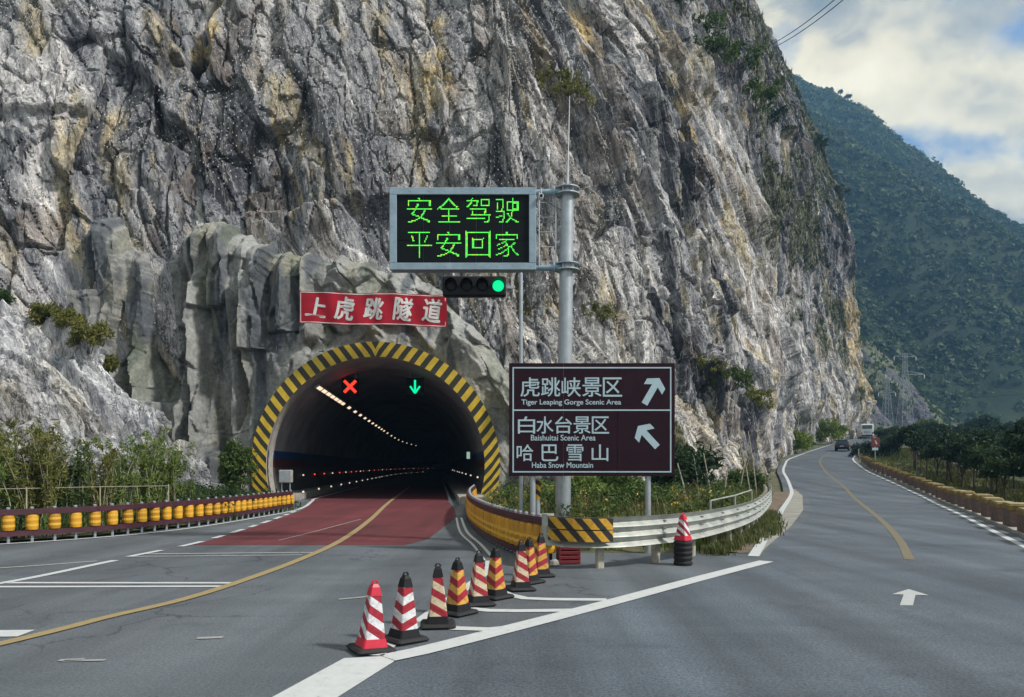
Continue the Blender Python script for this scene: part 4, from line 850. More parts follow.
for x, y in pts: MB().tube([(x, y, -.05), (x, y, .99)], .025, 8).build('post', M['rail'], hr)
q = empty('crate', (.98, 12.9, 0), 'dark red slatted plastic crate under the striped end of the guardrail', 'crate', rz=.12)
for z_ in (.04, .12, .20, .28): MB().box((0, 0, z_), (.38, .3, .06), 0, 0, .008).build('slat_band', M['crate'], q)
MB().box((0, 0, .012), (.34, .26, .02)).build('base', M['crate'], q)
for a in (-1, 1):
    for b in (-1, 1): MB().box((a * .172, b * .132, .16), (.03, .03, .30)).build('corner_post', M['crate'], q)
q = empty('stone', (.72, 12.55, 0), 'pale broken stone on the ground beside the dark red crate', 'stone'); MB().lathe((0, 0, 0), [(.05, 0), (.09, .03), (.07, .09), (.03, .12)], 7).build('chunk', M['concrete'], q)
q = empty('delineator', (.5, 14.55, 0), 'short delineator with a yellow and black top behind the roller barrier', 'marker post')
MB().tube([(0, 0, -.05), (0, 0, 1.05)], .055, 12).build('post', M['steel'], q, True); MB().tube([(0, 0, 1.05), (0, 0, 1.42)], .062, 12).build('striped_top', M['post_stripe'], q, True)

# traffic cones
WHT, CRM, YEL, RED = (.66, .67, .70), (.62, .52, .36), (.62, .34, .06), (.34, .012, .03)
SLV = {n: stripe_mat('cone_sleeve_' + n, c, RED, .15, a, b, 1.0, .5, .5, o_, .42) for n, c, a, b, o_ in (('white', WHT, .62, -.62, .1), ('white_chevron', WHT, -.35, -.35, .3), ('cream', CRM, .55, -.5, .2), ('yellow', YEL, -.42, -.42, .0), ('small', WHT, .8, -.8, .1))}
def cone(x, y, sl, cap, base, label, rz, h=.66, z=0., lean=(0, 0), mat_=True, w0=.113):
    t = empty('traffic_cone', (x, y, z), label, 'traffic cone', 'traffic cones along the gore', rz); t.rotation_euler = (lean[0], lean[1], rz)
    if mat_:
        MB().box((0, 0, .025), (.37, .37, .05), 0, 0, .024).build('base_mat', M['rubber'], t)
    w1 = .036; f = lambda zz: w0 + (w1 - w0) * (zz / h)
    z1, z2 = .05 + .075, h * .80
    MB().frustum(.045, z1, f(0) + .008, f(z1) + .004).build('collar', base, t)
    MB().frustum(z1, z2, f(z1), f(z2)).build('sleeve', sl, t)
    mb = MB().frustum(z2, h * .92, f(z2) + .005, .040).frustum(h * .92, h * .965, .040, .022); mb.build('cap', cap, t)
    MB().tube([(.028 * math.cos(a), 0, h * .965 + .03 * math.sin(a)) for a in np.linspace(0, math.pi, 9)], .009, 6).build('lifting_loop', cap, t)
    return t
def cpos(px, y): Y = F * H / (y - HY); return (px - 512) * Y / F, Y
K, RP = M['black'], M['red_plastic']
for (px, y, sl, cap, bs, lab, rz, h, ln) in (
    (371, 651, 'white', RP, RP, 'bright red traffic cone with white sleeve, nearest in the row of cones', .55, .64, (0, .06)),
    (404, 641, 'white_chevron', K, K, 'traffic cone with white chevron sleeve and tall black collar, second from the red-topped one', .75, .66, (0, .03)),
    (438, 626.5, 'cream', K, K, 'traffic cone with pale cream stripes and a square black base mat, third in the row', .12, .66, (0, 0)),
    (457.5, 614, 'yellow', K, K, 'traffic cone with orange yellow stripes just behind the third pale one', .9, .64, (0, 0)),
    (478, 605, 'cream', K, K, 'cream striped traffic cone standing between two orange yellow striped cones', .35, .66, (0, .02)),
    (495.5, 598, 'yellow', K, K, 'orange yellow striped traffic cone, sixth in the row, left of the wider cream one', .8, .66, (0, 0)),
    (520.5, 590, 'cream', K, K, 'cream striped traffic cone with a broad black mat in front of two farther cones', .25, .68, (0, .02)),
    (529, 583, 'yellow', K, K, 'traffic cone half hidden between the last two cones near the barrier', .8, .66, (0, 0)),
    (541, 576.5, 'yellow', K, K, 'farthest traffic cone of the row, standing before the yellow roller barrier', .3, .66, (0, 0))):
    x, Y = cpos(px, y); cone(x, Y, SLV[sl], cap, bs, lab, rz, h, 0, ln)
x, Y = cpos(683, 565); 
for j in range(5):
    q = empty('rubber_base', (x, Y, j * .085), ('lowest', 'second lowest', 'middle', 'second highest', 'topmost')[j] + ' black rubber ring in the stack under the small red cone', 'rubber base', 'stacked black rubber bases by the guardrail')
    MB().lathe((0, 0, 0), [(.08, 0), (.15, 0), (.16, .02), (.16, .055), (.145, .078), (.08, .078)], 16).build('ring', M['rubber'], q, True)
    MB().lathe((0, 0, 0), [(.1625, .03), (.1635, .034), (.1635, .042), (.1625, .046)], 16).build('rib', M['black'], q)
q = cone(x, Y, SLV['small'], RP, RP, 'small red and white traffic cone set on a stack of black rubber rings', .8, .5, .385, mat_=False, w0=.115)

# masonry guard blocks on the right shoulder
gb = empty('guard_block', (0, 0, 0), 'brown guard block with yellow painted top in the row along the right road edge', 'guard block', 'guard blocks along the right road')
MB().box((0, 0, .05), (.62, 2.1, .12), 0, 0, .01).build('footing', M['concrete'], gb)
MB().box((0, 0, .31), (.50, 1.08, .44), 0, 0, .025).build('body', M['block_brown'], gb)
MB().box((0, 0, .60), (.52, 1.11, .17), 0, 0, .03).build('painted_top', M['block_yellow'], gb)
MB().box((0, 0, .694), (.46, 1.04, .02), 0, 0, .008).build('cap', M['block_cap'], gb)
yb_l = []; y = 14.2
while y < 72: yb_l.append(y); y += 2.12 * .9
for i, y in enumerate(yb_l):
    q = gb if i == 0 else copy_tree(gb); x = float(xr(y)) + .62; dx = float(xr(y + .5) - xr(y - .5)); q.location = (x, y, zat(x, y) - .02); q.rotation_euler.z = -math.atan(dx) + rg.uniform(-.03, .03); q.scale = (1, rg.uniform(.93, 1.05), rg.uniform(.93, 1.06))

# ------------------------------------------------------------------ verge ground
vy = np.arange(14.2, 62, .6); bl = resample(BARR, .2)
o_b = np.argsort(bl[:, 1]); va = np.interp(vy, bl[o_b, 1], bl[o_b, 0]) + .12; rl_ = resample(RAIL[3:], .2); vbx = np.interp(vy, rl_[:, 1], rl_[:, 0]); vbx = np.where(vy > 36, xl(vy) - .6, vbx) - .05
m_ = vy < 36; t = np.linspace(0, 1, 14)
P = np.stack([va[:, None] * (1 - t) + vbx[:, None] * t, np.repeat(vy[:, None], 14, 1), np.zeros((len(vy), 14))], -1); P[:, 1:-1, :2] += (rg.random((len(vy), 12, 2)) - .5) * .2
P[..., 2] = gz(P[..., 0], P[..., 1]) + .05 + .3 * np.sin(t * math.pi)[None, :] * sstep(14, 18, vy)[:, None] + (rg.random(P.shape[:2]) - .5) * .06
P[:, 0, 2] -= .14; P[:, -1, 2] -= .14; P[0, :, 2] = -.06
struct(np_obj('verge', P.reshape(-1, 3), grid_faces(len(vy), 14)[:, ::-1], M['soil'], smooth=True))
dy_ = np.arange(14.4, 43, .5); rx_ = np.interp(dy_, rl_[:, 1], rl_[:, 0]); rx_ = np.where(dy_ > 36, xl(dy_) - .9, rx_) - .1
V, Fs = sheet('', np.stack([rx_, dy_], 1), np.stack([xl(dy_) - .12, dy_], 1), 6, .02, None); V[:, 2] += (rg.random(len(V)) - .4) * .03; struct(np_obj('dirt_strip', V, Fs, M['dirt'], smooth=True))
# left verge behind the roller barrier
lb = resample(BARL, .4); n_, d_ = normals2(lb); A = lb - n_ * .0; t = np.linspace(0, 1, 10)
A = np.stack([lb[:, 0] - .12, lb[:, 1] + .12], 1); Bq = np.stack([np.interp(lb[:, 1], [13, 20, 28.2], [-34, -25, -13.8]), np.interp(lb[:, 1], [13, 20, 28.2], [22, 26, 33.5])], 1)
P = np.concatenate([A[:, None] * (1 - t)[None, :, None] + Bq[:, None] * t[None, :, None], np.zeros((len(A), 10, 1))], -1); P[..., 2] = .04 + .35 * t[None, :] + (rg.random(P.shape[:2]) - .5) * .08 * t
struct(np_obj('left_verge', P.reshape(-1, 3), grid_faces(len(A), 10)[:, ::-1], M['soil'], smooth=True))

# ------------------------------------------------------------------ foliage
def leaf_mesh(C, n_per, spread, size, seed, cols, aspect=2.2, up=.3, droop=0.):
    """rhombic leaves scattered round clump centres C (m,3)"""
    r = np.random.default_rng(seed); C = np.asarray(C, float); m = len(C); n = m * n_per
    sp = np.broadcast_to(np.asarray(spread, float), (3,))
    d = r.normal(size=(n, 3)); d /= np.linalg.norm(d, axis=1)[:, None]; ctr = np.repeat(C, n_per, 0) + d * (r.random((n, 1)) ** .45) * sp
    a = r.normal(size=(n, 3)) + np.array([0, 0, up]); a /= np.linalg.norm(a, axis=1)[:, None]; b = np.cross(a, r.normal(size=(n, 3))); b /= np.linalg.norm(b, axis=1)[:, None]
    s = size * r.uniform(.6, 1.35, (n, 1)); A = a * s * .5 * aspect ** .5; Bv = b * s * .5 / aspect ** .5; nn = np.cross(a, b) * s * .12
    V = np.stack([ctr - A, ctr - Bv + nn, ctr + A, ctr + Bv + nn], 1).reshape(-1, 3)
    k = np.repeat(r.random((m, 1)), n_per, 0) * .6 + r.random((n, 1)) * .4; c0, c1, c2 = [np.array(c) for c in cols]
    c = np.where(k < .5, c0 + (c1 - c0) * k * 2, c1 + (c2 - c1) * (k * 2 - 1)); c = np.repeat(c, 4, 0)
    return V, np.arange(n * 4).reshape(-1, 4), c
GREEN_D = ((.008, .020, .011), (.020, .045, .018), (.052, .088, .030)); GREEN_M = ((.026, .052, .014), (.065, .11, .026), (.13, .18, .05))
GREEN_Y = ((.06, .10, .012), (.14, .20, .02), (.24, .27, .04)); OLIVE = ((.07, .085, .02), (.15, .165, .04), (.25, .22, .07)); FRESH = ((.06, .10, .024), (.14, .205, .045), (.25, .31, .09)); DRY = ((.10, .09, .04), (.17, .14, .07), (.26, .22, .12))
def blob_centres(r, n, R, low=-.3):
    d = r.normal(size=(n, 3)); d /= np.linalg.norm(d, axis=1)[:, None]; d[:, 2] = np.where(d[:, 2] < low, -d[:, 2] * .5, d[:, 2]); return d * (r.random((n, 1)) ** .35) * np.array(R)
def make_tree(seed, h, R, cols, label, cat, group, name, nclump=46, per=36, lsize=.17, trunk_r=.055, cr=.38):
    r = np.random.default_rng(seed); t = empty(name, (0, 0, 0), label, cat, group)
    base = h - R[2] * 1.15
    C = blob_centres(r, nclump, R) + np.array([0, 0, base]); C[:, 2] += (r.random(nclump) - .5) * .3
    mb = MB(); bend = r.normal(size=2) * .08
    mb.tube([(0, 0, -.1), (bend[0], bend[1], h * .3), (bend[0] * 2, bend[1] * 2, h * .55), (bend[0], bend[1], h * .8)], [trunk_r * 1.2, trunk_r, trunk_r * .7, trunk_r * .25], 7)
    for i in range(6):
        c = C[int(r.integers(nclump))]; z0 = h * (.22 + .3 * r.random()); mb.tube([(bend[0], bend[1], z0), ((c[0] + bend[0]) * .5, (c[1] + bend[1]) * .5, (z0 + c[2]) * .5 + .05), tuple(c)], [trunk_r * .55, trunk_r * .4, trunk_r * .12], 5)
    mb.build('trunk', M['bark'], t)
    V, Fs, c = leaf_mesh(C, per, (cr, cr, cr * .8), lsize, seed + 1, cols); np_obj('crown', V, Fs, M['leaf'], t, col=c)
    return t
def make_shrub(seed, n, R, cols, label, cat='shrub', group=None, name='shrub', per=40, lsize=.09, aspect=2.5, cr=.22, stems=7, up=.3):
    r = np.random.default_rng(seed); t = empty(name, (0, 0, 0), label, cat, group); C = blob_centres(r, n, R, -.6) + np.array([0, 0, R[2] * .85]); C[:, 2] = np.maximum(C[:, 2], .08)
    mb = MB()
    for i in range(stems):
        c = C[int(r.integers(n))]; mb.tube([(c[0] * .15, c[1] * .15, -.1), (c[0] * .5, c[1] * .5, c[2] * .5), tuple(c)], [.022, .015, .005], 5)
    mb.build('stems', M['bark'], t); V, Fs, c = leaf_mesh(C, per, cr, lsize, seed + 1, cols, aspect, up); np_obj('foliage', V, Fs, M['leaf'], t, col=c); return t
def place(t, x, y, z=None, s=1., rz=0., sz=None):
    t.location = (x, y, zat(x, y) if z is None else z); t.scale = (s, s, sz or s); t.rotation_euler.z = rz; return t
# orchard right of the road
TL = 'dark green thin-trunked roadside tree in the rows right of the road'
protos = [make_tree(40 + i, 2.9 + .2 * i, (1.2, 1.2, .9), GREEN_D if i % 4 else ((.014, .032, .012), (.034, .064, .020), (.075, .11, .034)), TL if i % 4 else 'lighter green thin-trunked roadside tree in the rows right of the road', 'tree', 'trees in rows right of the road', 'roadside_tree', 50, 40, .17) for i in range(4)]
rt = np.random.default_rng(77); first = [True] * 4
for rowi, offx in enumerate((4.2, 7.2, 10.5, 14.5)):
    y = 22 + rowi * 1.1
    while y < 118:
        i = int(rt.integers(4)); x = float(xr(y)) + offx + rt.normal() * .35 - max(0, 0)
        if not (rowi == 0 and (y < 30 or rt.random() < .12 or 66 < y < 82)):
            t = protos[i] if first[i] else copy_tree(protos[i]); first[i] = False
            place(t, x, y + rt.normal() * .3, zat(x, y) - .1, rt.uniform(.8, 1.14), rt.uniform(0, 6.28))
        y += (2.1 if y < 60 else 2.8) + rowi * .35
far_p = [make_tree(60 + i, 6.5, (2.2, 2.2, 2.4), (GREEN_D, GREEN_M)[i], ('taller dark green tree near the pylons beyond the roadside rows', 'taller mid green tree near the pylons beyond the roadside rows')[i], 'tree', 'taller trees near the pylons', 'tall_tree', 60, 40, .36, .12, .75) for i in range(2)]
first = [True, True]
for j in range(26):
    y = rt.uniform(118, 190); x = float(np.interp(y, RY, RX)) + rt.uniform(3.5, 34) + (6 if y > 150 else 0); i = int(rt.integers(2)); t = far_p[i] if first[i] else copy_tree(far_p[i]); first[i] = False; place(t, x, y, zat(x, y) - .5, rt.uniform(.55, .9), rt.uniform(0, 6))
t = make_shrub(81, 60, (1.9, 1.6, 1.15), GREEN_D, 'big dark green bush at the road edge left of the red-brown sign', per=50, lsize=.16, cr=.45); place(t, 39.8, 84, zat(39.8, 84) - .1, .85)
t = make_shrub(82, 60, (1.9, 1.6, 1.15), GREEN_D, 'dark green bush right of the red-brown sign post', per=50, lsize=.16, cr=.45); place(t, 43.2, 86, zat(43, 86) - .1, 1.0)
# bright bushes at the cliff foot by the road
for j, (x, y, s, lab) in enumerate(((38.2, 98, 1.15, 'bright yellow green bush at the cliff foot, nearer of two beside the road'), (41.2, 103, 1.0, 'bright yellow green bush touching the nearer bright one at the cliff foot'), (56.5, 130, 1.7, 'bright green bush at the cliff foot farther along the road, by the dark car'))):
    t = make_shrub(90 + j, 40, (1.6, 1.5, 1.3), GREEN_Y, lab, per=45, lsize=.2, cr=.45, up=.8); place(t, x - .6, y, None, s)
# bamboo-like shrubs behind the left barrier
def bamboo(seed, n, h, sp, label, cols=OLIVE):
    r = np.random.default_rng(seed); t = empty('bamboo_clump', (0, 0, 0), label, 'bamboo', 'bamboo clumps behind the left barrier'); mb = MB(); C = []
    for i in range(n):
        b = r.normal(size=2) * sp * .45; lean = r.normal(size=2) * .16; hh = h * r.uniform(.55, 1.05)
        p = [(b[0] + lean[0] * hh * f ** 1.6, b[1] + lean[1] * hh * f ** 1.6, hh * f - .05) for f in (0, .35, .7, 1)]; mb.tube(p, [.012, .011, .008, .004], 5)
        for f in r.uniform(.3, 1.0, 9): C.append((b[0] + lean[0] * hh * f ** 1.6, b[1] + lean[1] * hh * f ** 1.6, hh * f))
        for f in r.uniform(.02, .3, 2): C.append((b[0], b[1], hh * f))
    mb.build('canes', M['stick'], t); V, Fs, c = leaf_mesh(C, 13, (.14, .14, .17), .08, seed + 1, cols, 5., .5); np_obj('foliage', V, Fs, M['leaf'], t, col=c); return t
BM = [(2, 19.2, 'behind the first rollers at the left picture edge', FRESH), (24, 19.8, 'second from the left picture edge, yellowish', OLIVE), (47, 19.6, 'behind the left rollers with many bare canes', OLIVE), (72, 20.4, 'in the middle of the left row, low and dark', GREEN_M), (97, 21.3, 'before the pale rock outcrop, thin and sparse', OLIVE), (118, 22.2, 'before the pale rock outcrop, right of the sparse one', FRESH), (143, 23.2, 'leafy and upright near the right end of the left row', FRESH), (163, 24.2, 'last and bushiest at the right end of the left row', FRESH)]
for j, (px, Y, lab, cl) in enumerate(BM):
    t = bamboo(120 + j, (26, 24, 26, 22, 12, 14, 24, 32)[j], (2.9, 2.8, 2.75, 2.4, 2.1, 2.45, 2.5, 2.75)[j], .62, 'bamboo clump ' + lab, cl); place(t, (px - 512) * Y / F, Y, .1, 1.0, j)
t = make_shrub(140, 55, (.75, .5, 1.5), GREEN_M, 'dark green climbing shrub against the rockwork left of the arch', per=45, lsize=.14, cr=.3, up=-.6); place(t, (236 - 512) * 34.5 / F, 34.8, .2)
hg = empty('wire_rail', (0, 0, 0), 'thin pale wire rail strung behind the left roller barrier', 'rail')
wp = [(-14.3, 17.2), (-12.4, 18.9), (-11.3, 20.3), (-10.4, 22.4)]
MB().tube([(x, y, 1.12 + .02 * math.sin(x * 2)) for x, y in wp], .009, 6).build('rail', M['stick'], hg)
for x, y in wp: MB().tube([(x, y, -.05), (x, y, 1.15)], .018, 6).build('post', M['stick'], hg)
# shrubs on the outcrop ridge and on the cliff
def hit(P, px, py, ymax=300):
    Q = P.reshape(-1, 3); ok = (Q[:, 1] > 3); d = (512 + F * Q[:, 0] / np.maximum(Q[:, 1], .1) - px) ** 2 + (HY - F * (Q[:, 2] - H) / np.maximum(Q[:, 1], .1) - py) ** 2 + np.where(ok, 0, 1e9)
    c = np.nonzero(d < max(d.min(), 4.0) + .01)[0]; return Q[c[np.argmin(Q[c, 1])]]
for j, (px, py, R, cl, lab) in enumerate(((40, 306, (.75, .6, .55), OLIVE, 'tawny shrub on top of the pale outcrop, left of the larger one'), (66, 322, (.6, .5, .4), OLIVE, 'low tawny shrub joining the two larger ones on the pale outcrop'), (90, 346, (1.0, .7, .85), OLIVE, 'largest dark shrub on the sloping crest of the pale outcrop'), (108, 366, (.45, .4, .4), OLIVE, 'rusty low shrub below the largest one on the outcrop crest'), (4, 276, (.5, .4, .35), GREEN_M, 'shrub on the outcrop at the left picture edge'))):
    p = hit(PO, px, py); t = make_shrub(160 + j, 34, R, cl, lab, per=50, lsize=.12, cr=.26, aspect=3.2, up=.6); place(t, p[0], p[1] + .1, p[2] - .3)
PAB = np.vstack([PA.reshape(-1, 3)[::2], PB.reshape(-1, 3)[::2]])
for j, (px, py, s, cl, lab) in enumerate(((550, 92, 1.5, OLIVE, 'brownish shrub on a ledge above the mast, left of the lightning rod'), (575, 100, 1.2, OLIVE, 'brownish shrub on a ledge behind the lightning rod'), (683, 12, 2.2, GREEN_M, 'green shrub high on the cliff at the top edge of the picture'), (703, 35, 2.2, GREEN_M, 'green shrub high on the cliff below the topmost one'), (735, 70, 2.6, GREEN_M, 'green shrub on the upper cliff shoulder nearest the sky'), (756, 108, 2.6, GREEN_M, 'green shrub on the cliff shoulder below the sky edge'), (775, 128, 2.4, GREEN_D, 'dark shrub on the cliff shoulder near the forested hill'), (712, 60, 2., GREEN_M, 'green shrub in the gully of the upper cliff'), (730, 385, 1.6, GREEN_M, 'green shrub on the cliff foot ledge right of the brown sign'), (752, 405, 1.7, OLIVE, 'olive shrub on the ledge sloping down towards the road'), (708, 372, 1.2, OLIVE, 'olive shrub on the cliff foot ledge above the brown sign corner'), (640, 345, 1.0, GREEN_M, 'small green shrub on the broken slope behind the brown sign'), (600, 318, 1.0, OLIVE, 'small olive shrub on the broken slope right of the mast'), (820, 150, 2.6, GREEN_D, 'dark shrub on the far cliff edge against the hill'), (840, 195, 2.4, GREEN_D, 'dark shrub on the far cliff edge midway up'))):
    p = hit(PAB if py < 340 or px > 700 else np.vstack([PAB, PS.reshape(-1, 3)]), px, py); t = make_shrub(180 + j, 26, (1.5, .9, .75), cl, lab, per=26, lsize=.15, cr=.26, aspect=3., up=.8); place(t, p[0], p[1], p[2] - .25, s * .8)
for j, (px, Y, s, lab) in enumerate(((690, 31, 1.2, 'dark leafy bush beside the right edge of the brown sign'), (676, 27, .9, 'dark bush behind the lower right corner of the brown sign'), (745, 38, .9, 'green bush by the leaning stakes at the cliff foot'), (612, 22, .9, 'dense green bush under the middle of the brown sign'), (585, 21, .8, 'green bush under the brown sign, left of the densest one'), (640, 20, .75, 'green bush under the brown sign, left of its right post'), (548, 23, .6, 'low green bush by the mast foot under the brown sign'))):
    x = (px - 512) * Y / F; t = make_shrub(210 + j, 40, (1., .9, 1.0 if j < 2 else .62), (GREEN_D, GREEN_D, GREEN_M, GREEN_M, FRESH, GREEN_M, FRESH)[j], lab, per=45, lsize=.14, cr=.3); place(t, x, Y, .25, s * 1.15)
# undergrowth, grass and flowers
def blades(pts, seed, hgt, wid, per, cols, lean=.5):
    r = np.random.default_rng(seed); pts = np.asarray(pts, float); n = len(pts) * per; b = np.repeat(pts, per, 0) + np.concatenate([r.normal(size=(n, 2)) * .09, np.zeros((n, 1))], 1)
    h = hgt * r.uniform(.45, 1.3, (n, 1)); a = r.uniform(0, 6.283, n); d = np.stack([np.cos(a), np.sin(a), np.zeros(n)], 1); w_ = np.stack([-np.sin(a), np.cos(a), np.zeros(n)], 1) * wid * r.uniform(.6, 1.3, (n, 1)); ln = d * h * lean * r.uniform(.1, 1, (n, 1)); up = np.array([0, 0, 1.]) * h
    V = np.stack([b - w_, b + w_, b + ln * .35 + up * .6 + w_ * .8, b + ln * .35 + up * .6 - w_ * .8, b + ln + up], 1).reshape(-1, 3); i = np.arange(n)[:, None] * 5
    Fs = np.concatenate([i + np.array([[0, 1, 2]]), i + np.array([[0, 2, 3]]), i + np.array([[3, 2, 4]])], 0)
    k_ = r.random((n, 1)); c0, c1, c2 = [np.array(c) for c in cols]; c = np.where(k_ < .5, c0 + (c1 - c0) * k_ * 2, c1 + (c2 - c1) * (k_ * 2 - 1)); return V, Fs, np.repeat(c, 5, 0)
rv = np.random.default_rng(9)
def verge_pts(n, y0, y1, a=.04, b=.96):
    y = y0 + (y1 - y0) * rv.random(n) ** 1.1; u = a + (b - a) * rv.random(n); x0 = np.interp(y, vy, va); x1 = np.interp(y, vy, vbx); x = x0 + (x1 - x0) * u
    return np.stack([x, y, gz(x, y) + .05 + .3 * np.sin(u * math.pi) * sstep(14, 18, y) - .03], 1)
V, Fs, c = blades(verge_pts(5200, 14.6, 44), 1, .45, .012, 6, FRESH); tag(np_obj('verge_grass', V, Fs, M['grass'], col=c), kind='stuff')
V, Fs, c = blades(verge_pts(1500, 15, 44), 2, .7, .009, 5, DRY, .35); tag(np_obj('dry_grass', V, Fs, M['grass'], col=c), kind='stuff')
C = verge_pts(900, 15.2, 46, .08, .92); C[:, 2] += rv.uniform(.1, .75, len(C)); V, Fs, c = leaf_mesh(C, 26, (.28, .28, .22), .09, 3, GREEN_M, 2.4); tag(np_obj('undergrowth', V, Fs, M['leaf'], col=c), kind='stuff')
C = verge_pts(170, 15.2, 30, .05, .95); C[:, 2] += rv.uniform(.35, .8, len(C)); V, Fs, c = leaf_mesh(C, 5, .07, .05, 4, ((.5, .36, .02), (.6, .45, .05), (.6, .55, .35)), 1.3); tag(np_obj('wild_flowers', V, Fs, M['leaf'], col=c), kind='stuff')
rw = resample(RAIL[4:7], .02); rn = normals2(rw)[0]; ix = rv.integers(0, len(rw), 520); pq = rw[ix] + rn[ix] * (rv.uniform(.02, 1, (520, 1)) ** 1.6) * np.interp(ix, [0, len(rw) * .45, len(rw)], [.35, .6, .3])[:, None]
V, Fs, c = blades(np.column_stack([pq, gz(pq[:, 0], pq[:, 1]) - .01]), 8, .2, .012, 6, ((.04, .06, .018), (.085, .11, .03), (.16, .15, .06)), .8); tag(np_obj('roadside_weeds', V, Fs, M['grass'], col=c), kind='stuff')
# along the left verge
tt = rv.random(3000); ii = rv.integers(0, len(A), 3000); pq = A[ii] * (1 - tt[:, None]) + Bq[ii] * tt[:, None]; pq = np.column_stack([pq + rv.normal(size=pq.shape) * .2, .04 + .35 * tt])
V, Fs, c = blades(pq, 5, .5, .012, 6, GREEN_M); tag(np_obj('left_verge_grass', V, Fs, M['grass'], col=c), kind='stuff')
C = pq[:700].copy(); C[:, 2] += rv.uniform(.1, .6, 700); V, Fs, c = leaf_mesh(C, 24, (.26, .26, .2), .09, 6, GREEN_D, 2.6); tag(np_obj('left_undergrowth', V, Fs, M['leaf'], col=c), kind='stuff')
# grass strip right of the blocks
yy = 14 + 100 * rv.random(5200) ** 1.35; xx = xr(yy) + 1.0 + rv.random(5200) * 8; pq = np.column_stack([xx, yy, gz(xx, yy) - .12])
V, Fs, c = blades(pq, 7, .22, .02, 6, ((.06, .09, .02), (.13, .16, .035), (.22, .21, .07))); tag(np_obj('orchard_grass', V, Fs, M['grass'], col=c), kind='stuff')
# tufts on rock
def tufts(P, g, n, seed, h):
    Q = P.reshape(-1, 3); idx = np.nonzero(g.reshape(-1) > .5)[0]; r = np.random.default_rng(seed); return Q[r.choice(idx, min(n, len(idx)), replace=False)]
T1 = tufts(PA, GA, 2500, 1, 0); T2 = tufts(PB, GB, 7000, 2, 0); T3 = tufts(PS, GS, 1600, 3, 0)
v1, f1, c1 = blades(T1, 11, .4, .02, 5, OLIVE, .9); v2, f2, c2 = blades(T2, 12, .9, .06, 5, ((.03, .045, .014), (.06, .075, .022), (.11, .11, .035)), .9); v3, f3, c3 = blades(T3, 13, .35, .02, 6, ((.07, .08, .02), (.13, .13, .04), (.2, .17, .07)), .9)
tag(np_obj('cliff_grass', np.vstack([v1, v2, v3]), np.vstack([f1, f2 + len(v1), f3 + len(v1) + len(v2)]), M['grass'], col=np.vstack([c1, c2, c3])), kind='stuff')
# stakes by the cliff foot
for j, (px, Y, z0, dx, hh) in enumerate(((752, 34, .3, -.55, 2.6), (738, 34.4, .3, .5, 2.5), (700, 27, .3, -.2, 1.7), (688, 26, .3, -.35, 1.5), (712, 28, .3, -.3, 1.9), (722, 29, .3, .25, 1.3), (757, 36, .5, -.4, 2.9))):
    x = (px - 512) * Y / F; q = empty('stake', (x, Y, z0), 'bleached wooden stake leaning ' + ('right, forming a frame at the cliff foot', 'left, forming a frame at the cliff foot', 'among the weeds right of the brown sign', 'lowest among the weeds by the sign', 'tallest among the weeds by the sign', 'the other way among the weeds by the sign', 'on the rock above the guardrail end')[j], 'stake', 'stakes in the verge')
    MB().tube([(0, 0, -.3), (dx * .5 + .02, .05, hh * .5), (dx, .1, hh)], [.03, .028, .02], 6).build('pole', M['stick'], q)

# rock-fall netting pinned over the cliff above the tunnel
iu = np.arange(60, len(usA) - 150, 3); iz = np.arange(int(9 / .09), int(35 / .09), 3); du = sstep(.36, .48, fbm(usA[iu][:, None] / 9 + iz[None, :] * 0, zsA[iz][None, :] / 8 + usA[iu][:, None] * 0, 888, 3))
from_mesh = PA[np.ix_(iu, iz)]; nn = np.interp(usA[iu], ps, pn[:, 0]), np.interp(usA[iu], ps, pn[:, 1]); nv = np.stack([nn[0], nn[1], np.full(len(iu), .35)], 1); nv /= np.linalg.norm(nv, axis=1)[:, None]
from_mesh = from_mesh + nv[:, None, :] * .26; on = du > .5; par = (np.arange(len(iu))[:, None] + np.arange(len(iz))[None, :]) % 2 == 0
K1 = from_mesh[on & par]; tdir = np.stack([-nv[:, 1], nv[:, 0], nv[:, 0] * 0], 1)
TD = np.repeat(tdir[:, None], len(iz), 1)[on & par] * .034; Zd = np.array([0, 0, .042]); ND = np.repeat(nv[:, None], len(iz), 1)[on & par] * .03
V = np.stack([K1 - TD, K1 - Zd, K1 + TD, K1 + Zd, K1 + ND], 1).reshape(-1, 3); i = np.arange(len(K1))[:, None] * 5; Fs = np.concatenate([i + np.array([[a, b, 4]]) for a, b in ((0, 1), (1, 2), (2, 3), (3, 0))], 0)
VW = []; 
for (a, b) in ((1, 1), (1, -1)):
    sl0 = from_mesh[:-1, 1:] if b < 0 else from_mesh[:-1, :-1]; sl1 = from_mesh[1:, :-1] if b < 0 else from_mesh[1:, 1:]
    pm_ = par[:-1, 1:] if b < 0 else par[:-1, :-1]; om = (on[:-1, 1:] if b < 0 else on[:-1, :-1]) & pm_
    p0, p1 = sl0[om], sl1[om]; ok = np.linalg.norm(p1 - p0, axis=1) < .75; p0, p1 = p0[ok], p1[ok]; VW.append(np.stack([p0, p1, p1 + (0, 0, .016), p0 + (0, 0, .016)], 1).reshape(-1, 3))
VW = np.vstack(VW); FW = np.arange(len(VW)).reshape(-1, 4)
FW = np.concatenate([FW[:, [0, 1, 2]], FW[:, [0, 2, 3]]], 0) + len(V)
tag(np_obj('rock_netting', np.vstack([V, VW]), np.vstack([Fs, FW]), [M['knot'], M['wire']], midx=np.r_[np.zeros(len(Fs)), np.ones(len(FW))]), kind='stuff')

